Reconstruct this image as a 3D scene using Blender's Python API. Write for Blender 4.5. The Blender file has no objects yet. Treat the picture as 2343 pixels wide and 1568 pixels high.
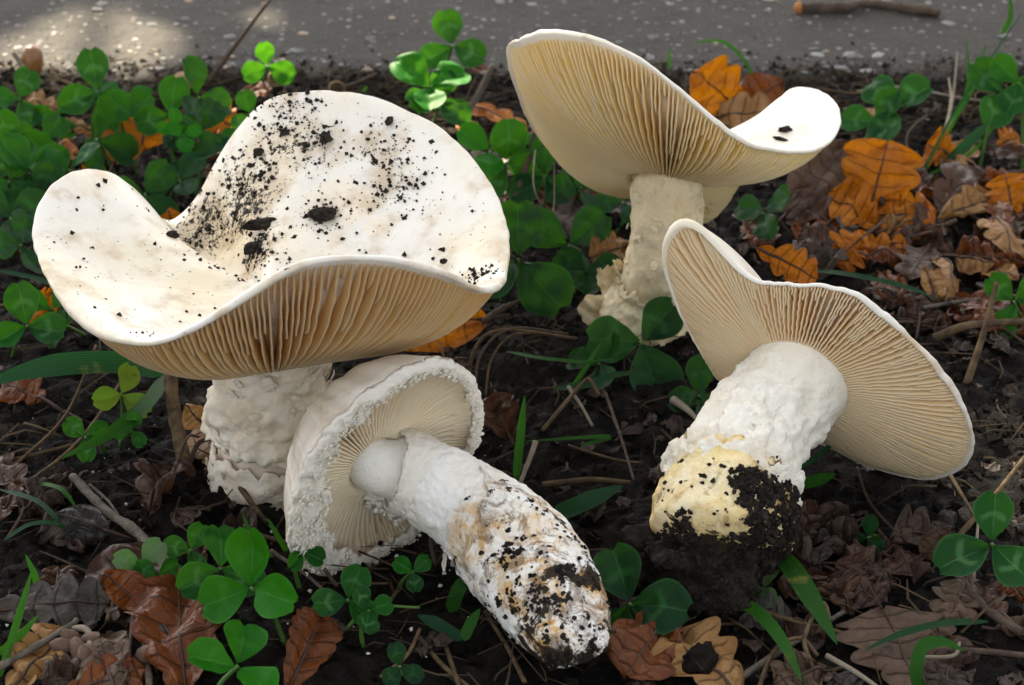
import bpy, math, random
import numpy as np
from mathutils import Vector, noise, Matrix
from mathutils.bvhtree import BVHTree

random.seed(7); np.random.seed(7)
# ---------------------------------------------------------------- units, camera, light
U = 0.02                      # one working unit = 2 cm
PITCH = math.radians(28.0)
CH = 25.8                     # camera height in units
CAM = Vector((0.0, -CH / math.tan(PITCH), CH))
FWD = Vector((0, math.cos(PITCH), -math.sin(PITCH)))
UPV = Vector((0, math.sin(PITCH), math.cos(PITCH)))
K = 0.236 / 1171.0            # tangent per pixel of the 2342-wide study picture

scene = bpy.context.scene
COL = scene.collection
cam_d = bpy.data.cameras.new('camera')
cam_d.sensor_width = 23.6; cam_d.lens = 50.0
cam_d.clip_start = 0.01; cam_d.clip_end = 500
cam_o = bpy.data.objects.new('camera', cam_d); COL.objects.link(cam_o)
cam_o.location = CAM * U
cam_o.rotation_euler = (math.pi / 2 - PITCH, 0, 0)
cam_d.dof.use_dof = True; cam_d.dof.focus_distance = 46.0 * U; cam_d.dof.aperture_fstop = 13.0
scene.camera = cam_o

SUN = Vector((-0.30, 0.72, 0.63)).normalized()     # direction towards the sun
w = bpy.data.worlds.new('World'); scene.world = w; w.use_nodes = True
nt = w.node_tree; nt.nodes.clear()
sk = nt.nodes.new('ShaderNodeTexSky'); sk.sky_type = 'NISHITA'; sk.sun_disc = False
sk.sun_elevation = math.asin(SUN.z); sk.sun_rotation = math.atan2(SUN.x, SUN.y)
sk.air_density = 1.0; sk.dust_density = 3.0; sk.ozone_density = 0.6
hs = nt.nodes.new('ShaderNodeHueSaturation'); hs.inputs['Saturation'].default_value = 0.22
bg = nt.nodes.new('ShaderNodeBackground'); bg.inputs['Strength'].default_value = 0.075
ow = nt.nodes.new('ShaderNodeOutputWorld')
nt.links.new(sk.outputs[0], hs.inputs['Color']); nt.links.new(hs.outputs[0], bg.inputs['Color']); nt.links.new(bg.outputs[0], ow.inputs[0])
sd = bpy.data.lights.new('sun', 'SUN'); sd.energy = 5.0; sd.angle = math.radians(0.53); sd.color = (1.0, 0.88, 0.66)
so = bpy.data.objects.new('sun', sd); COL.objects.link(so)
so.rotation_euler = SUN.to_track_quat('Z', 'Y').to_euler(); so.location = (0, 0, 6)
scene.view_settings.view_transform = 'Standard'; scene.view_settings.look = 'None'
scene.view_settings.gamma = 1.0; scene.view_settings.exposure = 2.5
scene.render.resolution_x = 1024; scene.render.resolution_y = 685

# ---------------------------------------------------------------- helpers
def ray(vx, vy): return (FWD + Vector((1, 0, 0)) * ((vx - 1171) * K) + UPV * ((784 - vy) * K))
def PZ(vx, vy, z=0.0):
    d = ray(vx, vy); return CAM + d * ((z - CAM.z) / d.z)
def PY(vx, vy, y):
    d = ray(vx, vy); return CAM + d * ((y - CAM.y) / d.y)
def nz(x, y, z=0.0, s=1.0): return noise.noise(Vector((x * s, y * s, z * s)))
def fr(p, s, o=4): return noise.fractal(p * s, 0.9, 2.0, o)
ROAD_Y = 17.6; ROAD_Z = 0.35
def gz(x, y):
    """height of the soil, in units"""
    h = 0.35 * nz(x, y, 1.3, 0.11) + 0.16 * nz(x, y, 5.1, 0.45) + 0.09 * nz(x, y, 2.2, 1.3)
    if y > 15.5: h = h * max(0, 1 - (y - 15.5) / 2.5) + 0.25 * min(1, (y - 15.5) / 2)
    return h - 0.05
def PG(vx, vy, h=0.0):
    z = h
    for _ in range(3):
        p = PZ(vx, vy, z); z = h + (gz(p.x, p.y) if p.y < ROAD_Y + .3 else ROAD_Z)
    return PZ(vx, vy, z)
def lerp(a, b, t): return a + (b - a) * t
def sstep(a, b, x):
    t = min(1, max(0, (x - a) / (b - a))); return t * t * (3 - 2 * t)
def crom(P, t):
    """open Catmull-Rom through a list of Vectors, t in 0..1"""
    n = len(P) - 1; x = min(max(t, 0), 1) * n; i = min(int(x), n - 1); f = x - i
    p1, p2 = P[i], P[i + 1]; p0 = P[i - 1] if i else p1 * 2 - p2; p3 = P[i + 2] if i + 2 <= n else p2 * 2 - p1
    return 0.5 * ((2 * p1) + (p2 - p0) * f + (2 * p0 - 5 * p1 + 4 * p2 - p3) * f * f + (3 * p1 - p0 - 3 * p2 + p3) * f ** 3)
def build(name, verts, faces, mat, parent=None, origin=None, smooth=True, uv=None, attr=None):
    """one mesh object; verts in world units, origin = the thing's base in world units"""
    o0 = origin if origin is not None else Vector((0, 0, 0))
    me = bpy.data.meshes.new(name)
    me.from_pydata([((v[0] - o0[0]) * U, (v[1] - o0[1]) * U, (v[2] - o0[2]) * U) for v in verts], [], faces)
    if smooth: me.shade_smooth()
    if uv is not None:
        l = me.uv_layers.new(name='UVMap'); idx = np.empty(len(me.loops), dtype=np.int32); me.loops.foreach_get('vertex_index', idx)
        l.data.foreach_set('uv', np.asarray(uv, dtype=np.float32)[idx].ravel())
    if attr:
        for k, vals in attr.items():
            a = me.attributes.new(k, 'FLOAT', 'POINT'); a.data.foreach_set('value', np.asarray(vals, dtype=np.float32))
    me.materials.append(mat)
    o = bpy.data.objects.new(name, me); COL.objects.link(o)
    if parent is not None: o.parent = parent
    else: o.location = Vector(o0) * U
    return o
def tag(o, label=None, cat=None, group=None, kind=None):
    if label: o['label'] = label
    if cat: o['category'] = cat
    if group: o['group'] = group
    if kind: o['kind'] = kind
    return o
def thing(name, base, label, cat, group=None):
    o = bpy.data.objects.new(name, None); COL.objects.link(o); o.empty_display_size = 0.02
    o.location = Vector(base) * U
    return tag(o, label, cat, group)
def grid_faces(nu, nv, wrap_v=False, off=0):
    F = []
    for i in range(nu - 1):
        for j in range(nv if wrap_v else nv - 1):
            a = off + i * nv + j; b = off + i * nv + (j + 1) % nv
            F.append((a, b, b + nv, a + nv))
    return F

# ---------------------------------------------------------------- materials
class NT:
    def __init__(s, name):
        s.m = bpy.data.materials.new(name); s.m.use_nodes = True; s.t = s.m.node_tree; s.t.nodes.clear()
        s.out = s.n('ShaderNodeOutputMaterial')
    def n(s, ty, **kw):
        x = s.t.nodes.new(ty)
        for k, v in kw.items(): setattr(x, k, v)
        return x
    def l(s, a, b): s.t.links.new(a, b)
    def set(s, sock, v):
        if hasattr(v, 'is_output') or isinstance(v, bpy.types.NodeSocket): s.l(v, sock)
        else: sock.default_value = v
    def math(s, op, a, b=0.0, c=None):
        x = s.n('ShaderNodeMath', operation=op); s.set(x.inputs[0], a); s.set(x.inputs[1], b)
        if c is not None: s.set(x.inputs[2], c)
        return x.outputs[0]
    def mix(s, f, a, b):
        x = s.n('ShaderNodeMix', data_type='RGBA'); s.set(x.inputs[0], f)
        for k, v in ((6, a), (7, b)):
            s.set(x.inputs[k], v if not isinstance(v, tuple) else (*v, 1))
        return x.outputs[2]
    def obj(s): return s.n('ShaderNodeTexCoord').outputs['Object']
    def uv(s):
        x = s.n('ShaderNodeSeparateXYZ'); s.l(s.n('ShaderNodeTexCoord').outputs['UV'], x.inputs[0]); return x.outputs[0], x.outputs[1]
    def noise(s, vec, scale, detail=4.0, rough=0.6, dist=0.0):
        x = s.n('ShaderNodeTexNoise'); s.l(vec, x.inputs['Vector']); x.inputs['Scale'].default_value = scale
        x.inputs['Detail'].default_value = detail; x.inputs['Roughness'].default_value = rough; x.inputs['Distortion'].default_value = dist
        return x.outputs[0]
    def vor(s, vec, scale, feat='F1', rnd=1.0):
        x = s.n('ShaderNodeTexVoronoi', feature=feat); s.l(vec, x.inputs['Vector']); x.inputs['Scale'].default_value = scale
        x.inputs['Randomness'].default_value = rnd
        return x
    def ramp(s, f, a, b):
        x = s.n('ShaderNodeMapRange', interpolation_type='SMOOTHSTEP'); s.set(x.inputs[0], f); s.set(x.inputs[1], a); s.set(x.inputs[2], b); return x.outputs[0]
    def attr(s, name): return s.n('ShaderNodeAttribute', attribute_name=name).outputs['Fac']
    def rnd(s): return s.n('ShaderNodeObjectInfo').outputs['Random']
    def bsdf(s, color, rough=0.6, spec=0.3, bump=None, bs=0.5, bd=0.001, transl=0.0, tcol=None, sss=0.0, coat=0.0):
        p = s.n('ShaderNodeBsdfPrincipled')
        s.set(p.inputs['Base Color'], color if not isinstance(color, tuple) else (*color, 1)); s.set(p.inputs['Roughness'], rough)
        p.inputs['Specular IOR Level'].default_value = spec
        if sss:
            p.inputs['Subsurface Weight'].default_value = sss; p.inputs['Subsurface Radius'].default_value = (1.0, 0.6, 0.3)
            p.inputs['Subsurface Scale'].default_value = 0.006
        if coat: p.inputs['Coat Weight'].default_value = coat; p.inputs['Coat Roughness'].default_value = 0.25
        nrm = None
        if bump is not None:
            b = s.n('ShaderNodeBump'); b.inputs['Strength'].default_value = bs; b.inputs['Distance'].default_value = bd
            s.l(bump, b.inputs['Height']); nrm = b.outputs[0]; s.l(nrm, p.inputs['Normal'])
        res = p.outputs[0]
        if transl:
            t = s.n('ShaderNodeBsdfTranslucent'); tc = tcol if tcol is not None else color
            s.set(t.inputs[0], tc if not isinstance(tc, tuple) else (*tc, 1))
            if nrm: s.l(nrm, t.inputs['Normal'])
            mx = s.n('ShaderNodeMixShader'); mx.inputs[0].default_value = transl
            s.l(res, mx.inputs[1]); s.l(t.outputs[0], mx.inputs[2]); res = mx.outputs[0]
        s.l(res, s.out.inputs[0]); return s.m

def mat_cap(name, base, cream, pink=(0.74, 0.60, 0.48)):
    g = NT(name); v = g.obj()
    c = g.mix(g.ramp(g.noise(v, 22, 3), .42, .68), base, cream)
    c = g.mix(g.math('MULTIPLY', g.ramp(g.noise(v, 45, 5, .65, 1.0), .58, .70), .55), c, pink)
    br = g.ramp(g.math('ADD', g.attr('bare'), g.math('MULTIPLY', g.math('SUBTRACT', g.noise(v, 70, 5, .7), .5), .9)), .43, .58)
    c = g.mix(g.math('MULTIPLY', br, .7), c, (0.79, 0.68, 0.53))
    c = g.mix(g.math('MULTIPLY', g.attr('cream'), .75), c, (0.80, 0.66, 0.40))
    d = g.attr('dirt')
    d1 = g.ramp(g.math('ADD', g.noise(v, 330, 6, .75), g.math('MULTIPLY', d, .22)), .70, .73)
    d2 = g.ramp(g.math('ADD', g.noise(v, 120, 7, .75, .6), g.math('MULTIPLY', d, .25)), .74, .78)
    stain = g.math('MULTIPLY', g.ramp(g.math('ADD', g.noise(v, 55, 4), g.math('MULTIPLY', d, .2)), .50, .78), .7)
    c = g.mix(stain, c, (0.46, 0.32, 0.17))
    dm = g.math('MAXIMUM', d1, d2)
    c = g.mix(dm, c, (0.018, 0.014, 0.010))
    bmp = g.math('ADD', g.math('MULTIPLY', g.noise(v, 60, 5), .8), g.math('MULTIPLY', g.noise(v, 300, 3), .25))
    bmp = g.math('ADD', bmp, g.math('MULTIPLY', dm, .5))
    return g.bsdf(c, g.math('ADD', .42, g.math('MULTIPLY', dm, .5)), .35, bmp, .35, .002, sss=.12)
M = {}
M['cap_big'] = mat_cap('cap_skin_big', (0.76, 0.72, 0.64), (0.73, 0.645, 0.49))
M['cap_small'] = mat_cap('cap_skin_small', (0.80, 0.73, 0.61), (0.84, 0.80, 0.71))
def mat_gill(name, a, b, t):
    g = NT(name); v = g.obj()
    c = g.mix(g.ramp(g.noise(v, 35, 3), .35, .7), a, b)
    sp = g.ramp(g.noise(v, 260, 2, .5), .765, .79)
    c = g.mix(sp, c, (0.10, 0.06, 0.03))
    c = g.mix(g.math('MULTIPLY', g.ramp(g.attr('edge'), .90, .98), .7), c, (0.92, 0.80, 0.55))
    return g.bsdf(c, .55, .25, g.noise(v, 700, 2), .25, .0006, transl=t, tcol=(0.90, 0.50, 0.13))
M['gill1'] = mat_gill('gill_cream', (0.88, 0.65, 0.29), (0.82, 0.54, 0.20), .34)
M['gill2'] = mat_gill('gill_yellow', (0.95, 0.80, 0.38), (0.94, 0.72, 0.24), .3)
M['gill3'] = mat_gill('gill_white', (0.91, 0.74, 0.43), (0.87, 0.63, 0.30), .34)
M['gill4'] = mat_gill('gill_pale', (0.90, 0.80, 0.60), (0.87, 0.73, 0.50), .22)
def mat_stem(name, a, b, brown=.5):
    g = NT(name); v = g.obj()
    c = g.mix(g.ramp(g.noise(v, 40, 4), .35, .7), a, b)
    fl = g.ramp(g.noise(v, 110, 6, .7, .8), .54, .68)
    c = g.mix(g.math('MULTIPLY', fl, brown), c, (0.50, 0.33, 0.17))
    d = g.attr('dirt')
    big = g.ramp(g.math('ADD', g.noise(v, 62, 6, .72, .5), g.math('MULTIPLY', d, .42)), .76, .80)
    sm = g.ramp(g.math('ADD', g.noise(v, 280, 6, .75), g.math('MULTIPLY', d, .20)), .71, .74)
    yel = g.math('MULTIPLY', g.math('MULTIPLY', g.ramp(g.noise(v, 48, 5, .7, 1.0), .44, .64), d), 1.7)
    yel.node.use_clamp = True
    c = g.mix(yel, c, (0.58, 0.32, 0.07))
    brn = g.ramp(g.math('ADD', g.noise(v, 95, 6, .75, .7), g.math('MULTIPLY', d, .36)), .66, .80)
    c = g.mix(g.math('MULTIPLY', brn, .75), c, (0.16, 0.095, 0.045))
    c = g.mix(g.math('MAXIMUM', big, sm), c, (0.030, 0.021, 0.013))
    bmp = g.math('ADD', g.noise(v, 90, 8, .7), g.math('MULTIPLY', g.noise(v, 400, 3), .4))
    return g.bsdf(c, .75, .15, bmp, .5, .003, sss=.1)
M['stem1'] = mat_stem('stem_white_scaly', (0.78, 0.71, 0.59), (0.70, 0.61, 0.48), .25)
M['stem2'] = mat_stem('stem_buff', (0.78, 0.68, 0.46), (0.72, 0.60, 0.38), .75)
M['stem3'] = mat_stem('stem_chalk', (0.83, 0.79, 0.69), (0.79, 0.72, 0.58), .2)
M['stem4'] = mat_stem('stem_floccose', (0.86, 0.84, 0.79), (0.83, 0.77, 0.67), .1)
M['bulb'] = mat_stem('bulb_yellow', (0.80, 0.64, 0.31), (0.84, 0.74, 0.50), .5)
g = NT('stem_smooth'); M['core'] = g.bsdf(g.mix(g.noise(g.obj(), 60, 3), (0.74, 0.62, 0.52), (0.66, 0.54, 0.42)), .6, .25, g.noise(g.obj(), 200, 3), .3, .001)
g = NT('veil_white'); M['veil'] = g.bsdf(g.mix(g.noise(g.obj(), 80, 3), (0.88, 0.84, 0.75), (0.85, 0.79, 0.68)), .8, .15, g.noise(g.obj(), 260, 4, .6), .4, .002, transl=.2)
def mat_soil(name, a, b, sc=1.0):
    g = NT(name); v = g.obj()
    n1 = g.noise(v, 60 * sc, 8, .7); n2 = g.noise(v, 400 * sc, 4, .7)
    c = g.mix(g.ramp(n1, .35, .75), a, b)
    c = g.mix(g.ramp(n2, .68, .8), c, (0.05, 0.037, 0.027))
    return g.bsdf(c, g.math('ADD', .6, g.math('MULTIPLY', n2, .4)), .12, g.math('ADD', n1, g.math('MULTIPLY', n2, .4)), 1.0, .006)
M['soil'] = mat_soil('soil_black', (0.006, 0.005, 0.004), (0.018, 0.013, 0.010))
M['clod'] = mat_soil('soil_clod', (0.008, 0.006, 0.0045), (0.024, 0.017, 0.012), 2.0)
M['crumb'] = mat_soil('soil_crumb', (0.020, 0.016, 0.013), (0.075, 0.058, 0.045), 3.0)
g = NT('asphalt'); v = g.obj()
vo = g.vor(v, 160); vn = g.vor(v, 60)
gr = g.noise(v, 420, 4, .7); lg = g.noise(v, 5, 5, .6)
c = g.mix(lg, (0.022, 0.019, 0.016), (0.056, 0.047, 0.037))
c = g.mix(g.math('MULTIPLY', g.ramp(gr, .5, .75), .6), c, (0.13, 0.115, 0.095))
sel = g.math('MULTIPLY', g.ramp(vo.outputs['Distance'], .38, .25), g.ramp(g.n('ShaderNodeSeparateColor').outputs[0], .0, .1))
sc_ = g.n('ShaderNodeSeparateColor'); g.l(vo.outputs['Color'], sc_.inputs[0])
pick = g.ramp(sc_.outputs[0], .80, .84)
spot = g.math('MULTIPLY', g.ramp(vo.outputs['Distance'], .42, .22), pick)
c = g.mix(g.math('MULTIPLY', spot, .9), c, g.mix(sc_.outputs[1], (0.30, 0.29, 0.28), (0.17, 0.14, 0.11)))
M['asphalt'] = g.bsdf(c, .85, .25, g.math('ADD', gr, g.math('ADD', spot, g.math('MULTIPLY', g.noise(v, 130, 4), 1.2))), .9, .003)
g = NT('stone'); v = g.obj(); r = g.rnd()
c = g.mix(r, (0.17, 0.165, 0.155), (0.42, 0.41, 0.39)); c = g.mix(g.ramp(r, .55, .57), c, (0.13, 0.12, 0.115)); c = g.mix(g.ramp(r, .82, .84), c, (0.40, 0.29, 0.19))
M['stone'] = g.bsdf(g.mix(g.math('MULTIPLY', g.noise(v, 300, 4), .5), c, (0.10, 0.09, 0.08)), .7, .4, g.noise(v, 400, 4), .6, .001)

def mat_clover(name, a, b, pale=(0.16, 0.34, 0.12), pk=.55):
    g = NT(name); t, s = g.uv(); v = g.obj()
    sa = g.math('ABSOLUTE', g.math('SUBTRACT', g.math('MULTIPLY', s, 2.0), 1.0))
    c = g.mix(g.rnd(), a, b)
    chev = g.math('ABSOLUTE', g.math('SUBTRACT', g.math('ADD', t, g.math('MULTIPLY', sa, .22)), g.math('ADD', .50, g.math('MULTIPLY', g.noise(v, 300, 2), .12))))
    chv = g.math('MULTIPLY', g.ramp(chev, .10, .03), g.ramp(sa, .85, .5))
    c = g.mix(g.math('MULTIPLY', g.math('MULTIPLY', chv, g.ramp(g.rnd(), .35, .6)), pk), c, pale)
    vein = g.math('SINE', g.math('MULTIPLY', g.math('SUBTRACT', t, g.math('MULTIPLY', sa, .45)), 85.0))
    c = g.mix(g.math('MULTIPLY', g.ramp(vein, .5, 1.0), .05), c, pale)
    c = g.mix(g.math('MULTIPLY', g.ramp(sa, .06, .0), .5), c, pale)
    c = g.mix(g.math('MULTIPLY', g.ramp(g.noise(v, 60, 4, .6), .45, .75), .45), c, b)
    c = g.mix(g.math('MULTIPLY', g.ramp(sa, .86, 1.0), .25), c, pale)
    sp = g.ramp(g.noise(v, 190, 4, .7), .63, .70)
    c = g.mix(g.math('MULTIPLY', sp, .7), c, (0.03, 0.025, 0.012))
    return g.bsdf(c, .5, .10, g.math('ADD', vein, g.math('MULTIPLY', g.noise(v, 300, 3), 2)), .12, .0005, transl=.16, tcol=(0.13, 0.45, 0.015))
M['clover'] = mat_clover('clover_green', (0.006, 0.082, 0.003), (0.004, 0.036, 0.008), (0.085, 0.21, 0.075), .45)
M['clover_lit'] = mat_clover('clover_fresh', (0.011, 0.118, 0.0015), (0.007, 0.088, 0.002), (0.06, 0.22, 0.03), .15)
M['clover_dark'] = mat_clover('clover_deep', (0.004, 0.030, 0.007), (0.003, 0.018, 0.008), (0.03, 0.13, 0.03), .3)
M['clover_yellow'] = mat_clover('clover_yellowing', (0.16, 0.22, 0.02), (0.12, 0.19, 0.02), (0.3, 0.32, 0.08), .3)
M['clover_wilt'] = mat_clover('clover_wilted', (0.10, 0.12, 0.08), (0.07, 0.12, 0.05), (0.16, 0.15, 0.12), .4)
def mat_plain(name, a, b, rough=.6, spec=.3, sc=90, tr=0.0, tcol=None, bs=.4, bd=.001):
    g = NT(name); v = g.obj(); n = g.noise(v, sc, 5, .65)
    c = g.mix(g.ramp(n, .3, .7), a, b); c = g.mix(g.math('MULTIPLY', g.rnd(), .5), c, b)
    return g.bsdf(c, rough, spec, g.noise(v, sc * 4, 4, .7), bs, bd, transl=tr, tcol=tcol)
M['petiole'] = mat_plain('petiole_green', (0.10, 0.20, 0.04), (0.06, 0.15, 0.03), .5, .3, 60, .15)
def mat_grass(name, a, b, tc):
    g = NT(name); t, s = g.uv(); v = g.obj()
    c = g.mix(g.rnd(), a, b)
    st = g.math('SINE', g.math('MULTIPLY', s, 60.0))
    c = g.mix(g.math('MULTIPLY', g.ramp(st, .2, 1), .2), c, (0.12, 0.30, 0.08))
    c = g.mix(g.math('MULTIPLY', g.ramp(g.noise(v, 50, 4, .7), .62, .75), .6), c, (0.28, 0.24, 0.06))
    return g.bsdf(c, .5, .12, st, .25, .0006, transl=.35, tcol=tc)
M['grass'] = mat_grass('grass_green', (0.0151, 0.0823, 0.0050), (0.0089, 0.0534, 0.0072), (0.0779, 0.2795, 0.0107))
M['grass_dark'] = mat_grass('grass_deep', (0.008, 0.042, 0.014), (0.007, 0.034, 0.018), (0.03, 0.13, 0.03))
def mat_oak(name, a, b, spot, tc, tr=.25, gloss=.55, dirt=.0):
    g = NT(name); t, s = g.uv(); v = g.obj()
    sa = g.math('ABSOLUTE', g.math('SUBTRACT', g.math('MULTIPLY', s, 2.0), 1.0))
    n = g.noise(v, 28, 5, .65, .4)
    c = g.mix(g.ramp(n, .35, .68), a, b)
    wob = g.math('MULTIPLY', g.noise(v, 60, 2), .04)
    ph = g.math('FRACT', g.math('MULTIPLY', g.math('ADD', t, wob), 6.0))
    vn = g.math('ABSOLUTE', g.math('SUBTRACT', ph, .5))
    vline = g.math('MULTIPLY', g.ramp(vn, .09, .02), g.ramp(sa, .98, .75))
    ret = g.vor(v, 170, 'DISTANCE_TO_EDGE').outputs['Distance']
    c = g.mix(g.math('MULTIPLY', vline, .65), c, spot)
    c = g.mix(g.math('MULTIPLY', g.ramp(ret, .09, .02), .10), c, spot)
    c = g.mix(g.math('MULTIPLY', g.ramp(g.noise(v, 110, 6, .75), .56, .68), .75), c, spot)
    c = g.mix(g.math('MULTIPLY', g.ramp(g.noise(v, 24, 5, .7, .5), .56, .72), .6), c, spot)
    edge = g.math('MULTIPLY', g.ramp(sa, .82, 1.0), .35); c = g.mix(edge, c, spot)
    if dirt: c = g.mix(g.math('MULTIPLY', g.ramp(g.noise(v, 40, 7, .75), .52, .6), dirt), c, (0.022, 0.017, 0.013))
    bmp = g.math('ADD', g.math('MULTIPLY', vline, 1.0), g.math('ADD', g.math('MULTIPLY', g.ramp(ret, 0, .2), .25), g.noise(v, 90, 4)))
    return g.bsdf(c, gloss, .25, bmp, .8, .0014, transl=tr, tcol=tc)
M['oak_orange'] = mat_oak('oak_leaf_orange', (0.4218, 0.1383, 0.0020), (0.3317, 0.0776, 0.0020), (0.0915, 0.0280, 0.0055), (0.6881, 0.2287, 0.0020), .3)
M['oak_rust'] = mat_oak('oak_leaf_rust', (0.1517, 0.0428, 0.0078), (0.0948, 0.0255, 0.0063), (0.0377, 0.0127, 0.0054), (0.2848, 0.0736, 0.0076), .2, .4)
M['oak_brown'] = mat_oak('oak_leaf_brown', (0.0810, 0.0396, 0.0228), (0.0510, 0.0252, 0.0162), (0.0216, 0.0126, 0.0096), (0.1800, 0.0720, 0.0300), .15, .5)
M['oak_tan'] = mat_oak('oak_leaf_tan', (0.3057, 0.1671, 0.0593), (0.2483, 0.1212, 0.0365), (0.0950, 0.0411, 0.0165), (0.3647, 0.1876, 0.0567), .2)
M['oak_dull'] = mat_oak('oak_leaf_dull', (0.1032, 0.0620, 0.0383), (0.0749, 0.0435, 0.0271), (0.0283, 0.0168, 0.0124), (0.1553, 0.0893, 0.0453), .12, .6, .3)
M['oak_grey'] = mat_oak('oak_leaf_grey', (0.0853, 0.0715, 0.0594), (0.0578, 0.0484, 0.0407), (0.0248, 0.0204, 0.0176), (0.1100, 0.0880, 0.0660), .1, .6, .8)
M['oak_black'] = mat_oak('leaf_black', (0.030, 0.027, 0.025), (0.020, 0.018, 0.016), (0.05, 0.045, 0.04), (0.05, 0.04, 0.03), .05, .4)
M['oak_mould'] = mat_oak('leaf_mould_dark', (0.060, 0.036, 0.024), (0.032, 0.021, 0.015), (0.015, 0.011, 0.009), (0.1, 0.05, 0.03), .1, .55, .5)
M['straw'] = mat_plain('straw', (0.1760, 0.1200, 0.0624), (0.0560, 0.0368, 0.0224), .75, .12, 150, .1)
M['straw_pale'] = mat_plain('straw_pale', (0.2860, 0.2470, 0.1820), (0.1755, 0.1430, 0.1040), .75, .2, 150)
M['twig'] = mat_plain('twig_bark', (0.12, 0.082, 0.055), (0.055, 0.038, 0.027), .8, .2, 120, bs=.9, bd=.002)
M['twig_grey'] = mat_plain('twig_grey', (0.1950, 0.1650, 0.1312), (0.0750, 0.0600, 0.0465), .8, .2, 130, bs=.9, bd=.002)
M['litter'] = mat_plain('litter_dark', (0.13, 0.09, 0.05), (0.03, 0.021, 0.014), .8, .08, 40)
M['vein'] = mat_plain('leaf_vein', (0.1400, 0.0700, 0.0315), (0.0840, 0.0385, 0.0182), .6)
M['vein_dark'] = mat_plain('leaf_vein_dark', (0.065, 0.034, 0.022), (0.04, 0.022, 0.015), .6)
M['acorn'] = mat_plain('acorn_nut', (0.27, 0.125, 0.035), (0.15, 0.062, 0.022), .3, .5, 30, bs=.1)
M['acorn_cup'] = mat_plain('acorn_cup', (0.40, 0.27, 0.15), (0.26, 0.15, 0.075), .8, .2, 160, bs=.9, bd=.003)
M['cut_wood'] = mat_plain('cut_wood', (0.42, 0.18, 0.05), (0.28, 0.11, 0.03), .7)
M['bark'] = mat_plain('tree_bark', (0.10, 0.08, 0.06), (0.05, 0.04, 0.03), .9, .2, 25, bs=1, bd=.02)
M['crown'] = mat_plain('tree_leaf', (0.06, 0.11, 0.025), (0.09, 0.10, 0.02), .5, .3, 10, .0)
M['bract'] = mat_plain('bud_scales', (0.1620, 0.1020, 0.0720), (0.0960, 0.0540, 0.0360), .7, .25, 200, bs=.8)
M['snow'] = mat_plain('mould_white', (0.75, 0.73, 0.68), (0.6, 0.57, 0.5), .85, .2, 300)
g = NT('water_drop'); p = g.n('ShaderNodeBsdfPrincipled'); p.inputs['Transmission Weight'].default_value = 1; p.inputs['IOR'].default_value = 1.33; p.inputs['Roughness'].default_value = .02; g.l(p.outputs[0], g.out.inputs[0]); M['drop'] = g.m

# ---------------------------------------------------------------- the ground
def axis(c0, c1, step, far):
    a = list(np.arange(c0, c1 + 1e-6, step)); lo = c0; hi = c1; d = step
    while hi < far: d *= 1.5; hi += d; a.append(hi)
    d = step
    while lo > -far: d *= 1.5; lo -= d; a.insert(0, lo)
    return a
xs = axis(-24, 24, 0.14, 3000); ys = axis(-19, 18.4, 0.14, 3000)
V = []
for y in ys:
    for x in xs:
        inner = -30 < x < 30 and -24 < y < 19
        if y > ROAD_Y + .5 and y < 180: z = -1.2
        elif inner:
            z = gz(x, y); p = Vector((x, y, 0))
            z += (0.22 * fr(p, 1.9, 5) + 0.10 * abs(noise.noise(p * 5))) * (1 if y < 16.5 else .5) - .05
        else: z = gz(x, y) if abs(x) < 200 and abs(y) < 200 else 0.0
        V.append((x, y, z))
tag(build('ground', V, grid_faces(len(ys), len(xs)), M['soil']), kind='structure')
# the asphalt path behind, its edge crumbled
xs = axis(-34, 34, 0.34, 3000); ysr = list(np.arange(0, 22, 0.34)); d = .34
while ysr[-1] < 160: d *= 1.4; ysr.append(ysr[-1] + d)
V = []
for j, yy in enumerate(ysr):
    for x in xs:
        e = ROAD_Y + 0.8 * nz(x, 0, 7, .3) + 0.55 * nz(x, 0, 3, 1.1) + .3 * nz(x, 0, 5, 3.1)
        y = e + yy if yy > 0 else e - .05
        z = ROAD_Z + (0.05 * nz(x, y, 4, .8) + 0.03 * nz(x, y, 9, 3)) - 0.30 * math.exp(-yy / .35)
        if yy == 0: z = -.6
        V.append((x, y, z))
road = tag(build('asphalt_path', V, grid_faces(len(ysr), len(xs)), M['asphalt']), kind='structure')
def rock_mesh(seed, flat=.6, sub=2):
    import bmesh
    bm = bmesh.new(); bmesh.ops.create_icosphere(bm, subdivisions=sub, radius=1.0)
    for vtx in bm.verts:
        q = vtx.co + Vector((seed * 3.1, seed, 0)); vtx.co *= 1 + .45 * noise.noise(q * 1.3) + .22 * noise.noise(q * 3)
        vtx.co.z *= flat
    me = bpy.data.meshes.new('stone'); bm.to_mesh(me); bm.free(); return me
rocks = []
for i in range(6):
    me = rock_mesh(i + 1, .5, 1); me.materials.append(M['stone']); rocks.append(me)
def rmat(): return random.uniform(0, 2 * math.pi)
for i in range(280):
    vx = random.uniform(-40, 2380); vy = random.uniform(-10, 196)
    if i < 110: vy = random.uniform(110, 196)
    p = PZ(vx, vy, ROAD_Z)
    if p.y < ROAD_Y + .5: continue
    o = bpy.data.objects.new('stone', rocks[i % 6]); COL.objects.link(o); o.parent = road
    s = random.choice([.05, .07, .09, .12, .19]) * random.uniform(.8, 1.25)
    o.location = (p.x * U, p.y * U, (p.z - s * .12) * U); o.scale = (s * U * random.uniform(1, 1.6), s * U, s * U); o.rotation_euler = (0, 0, rmat())
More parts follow.
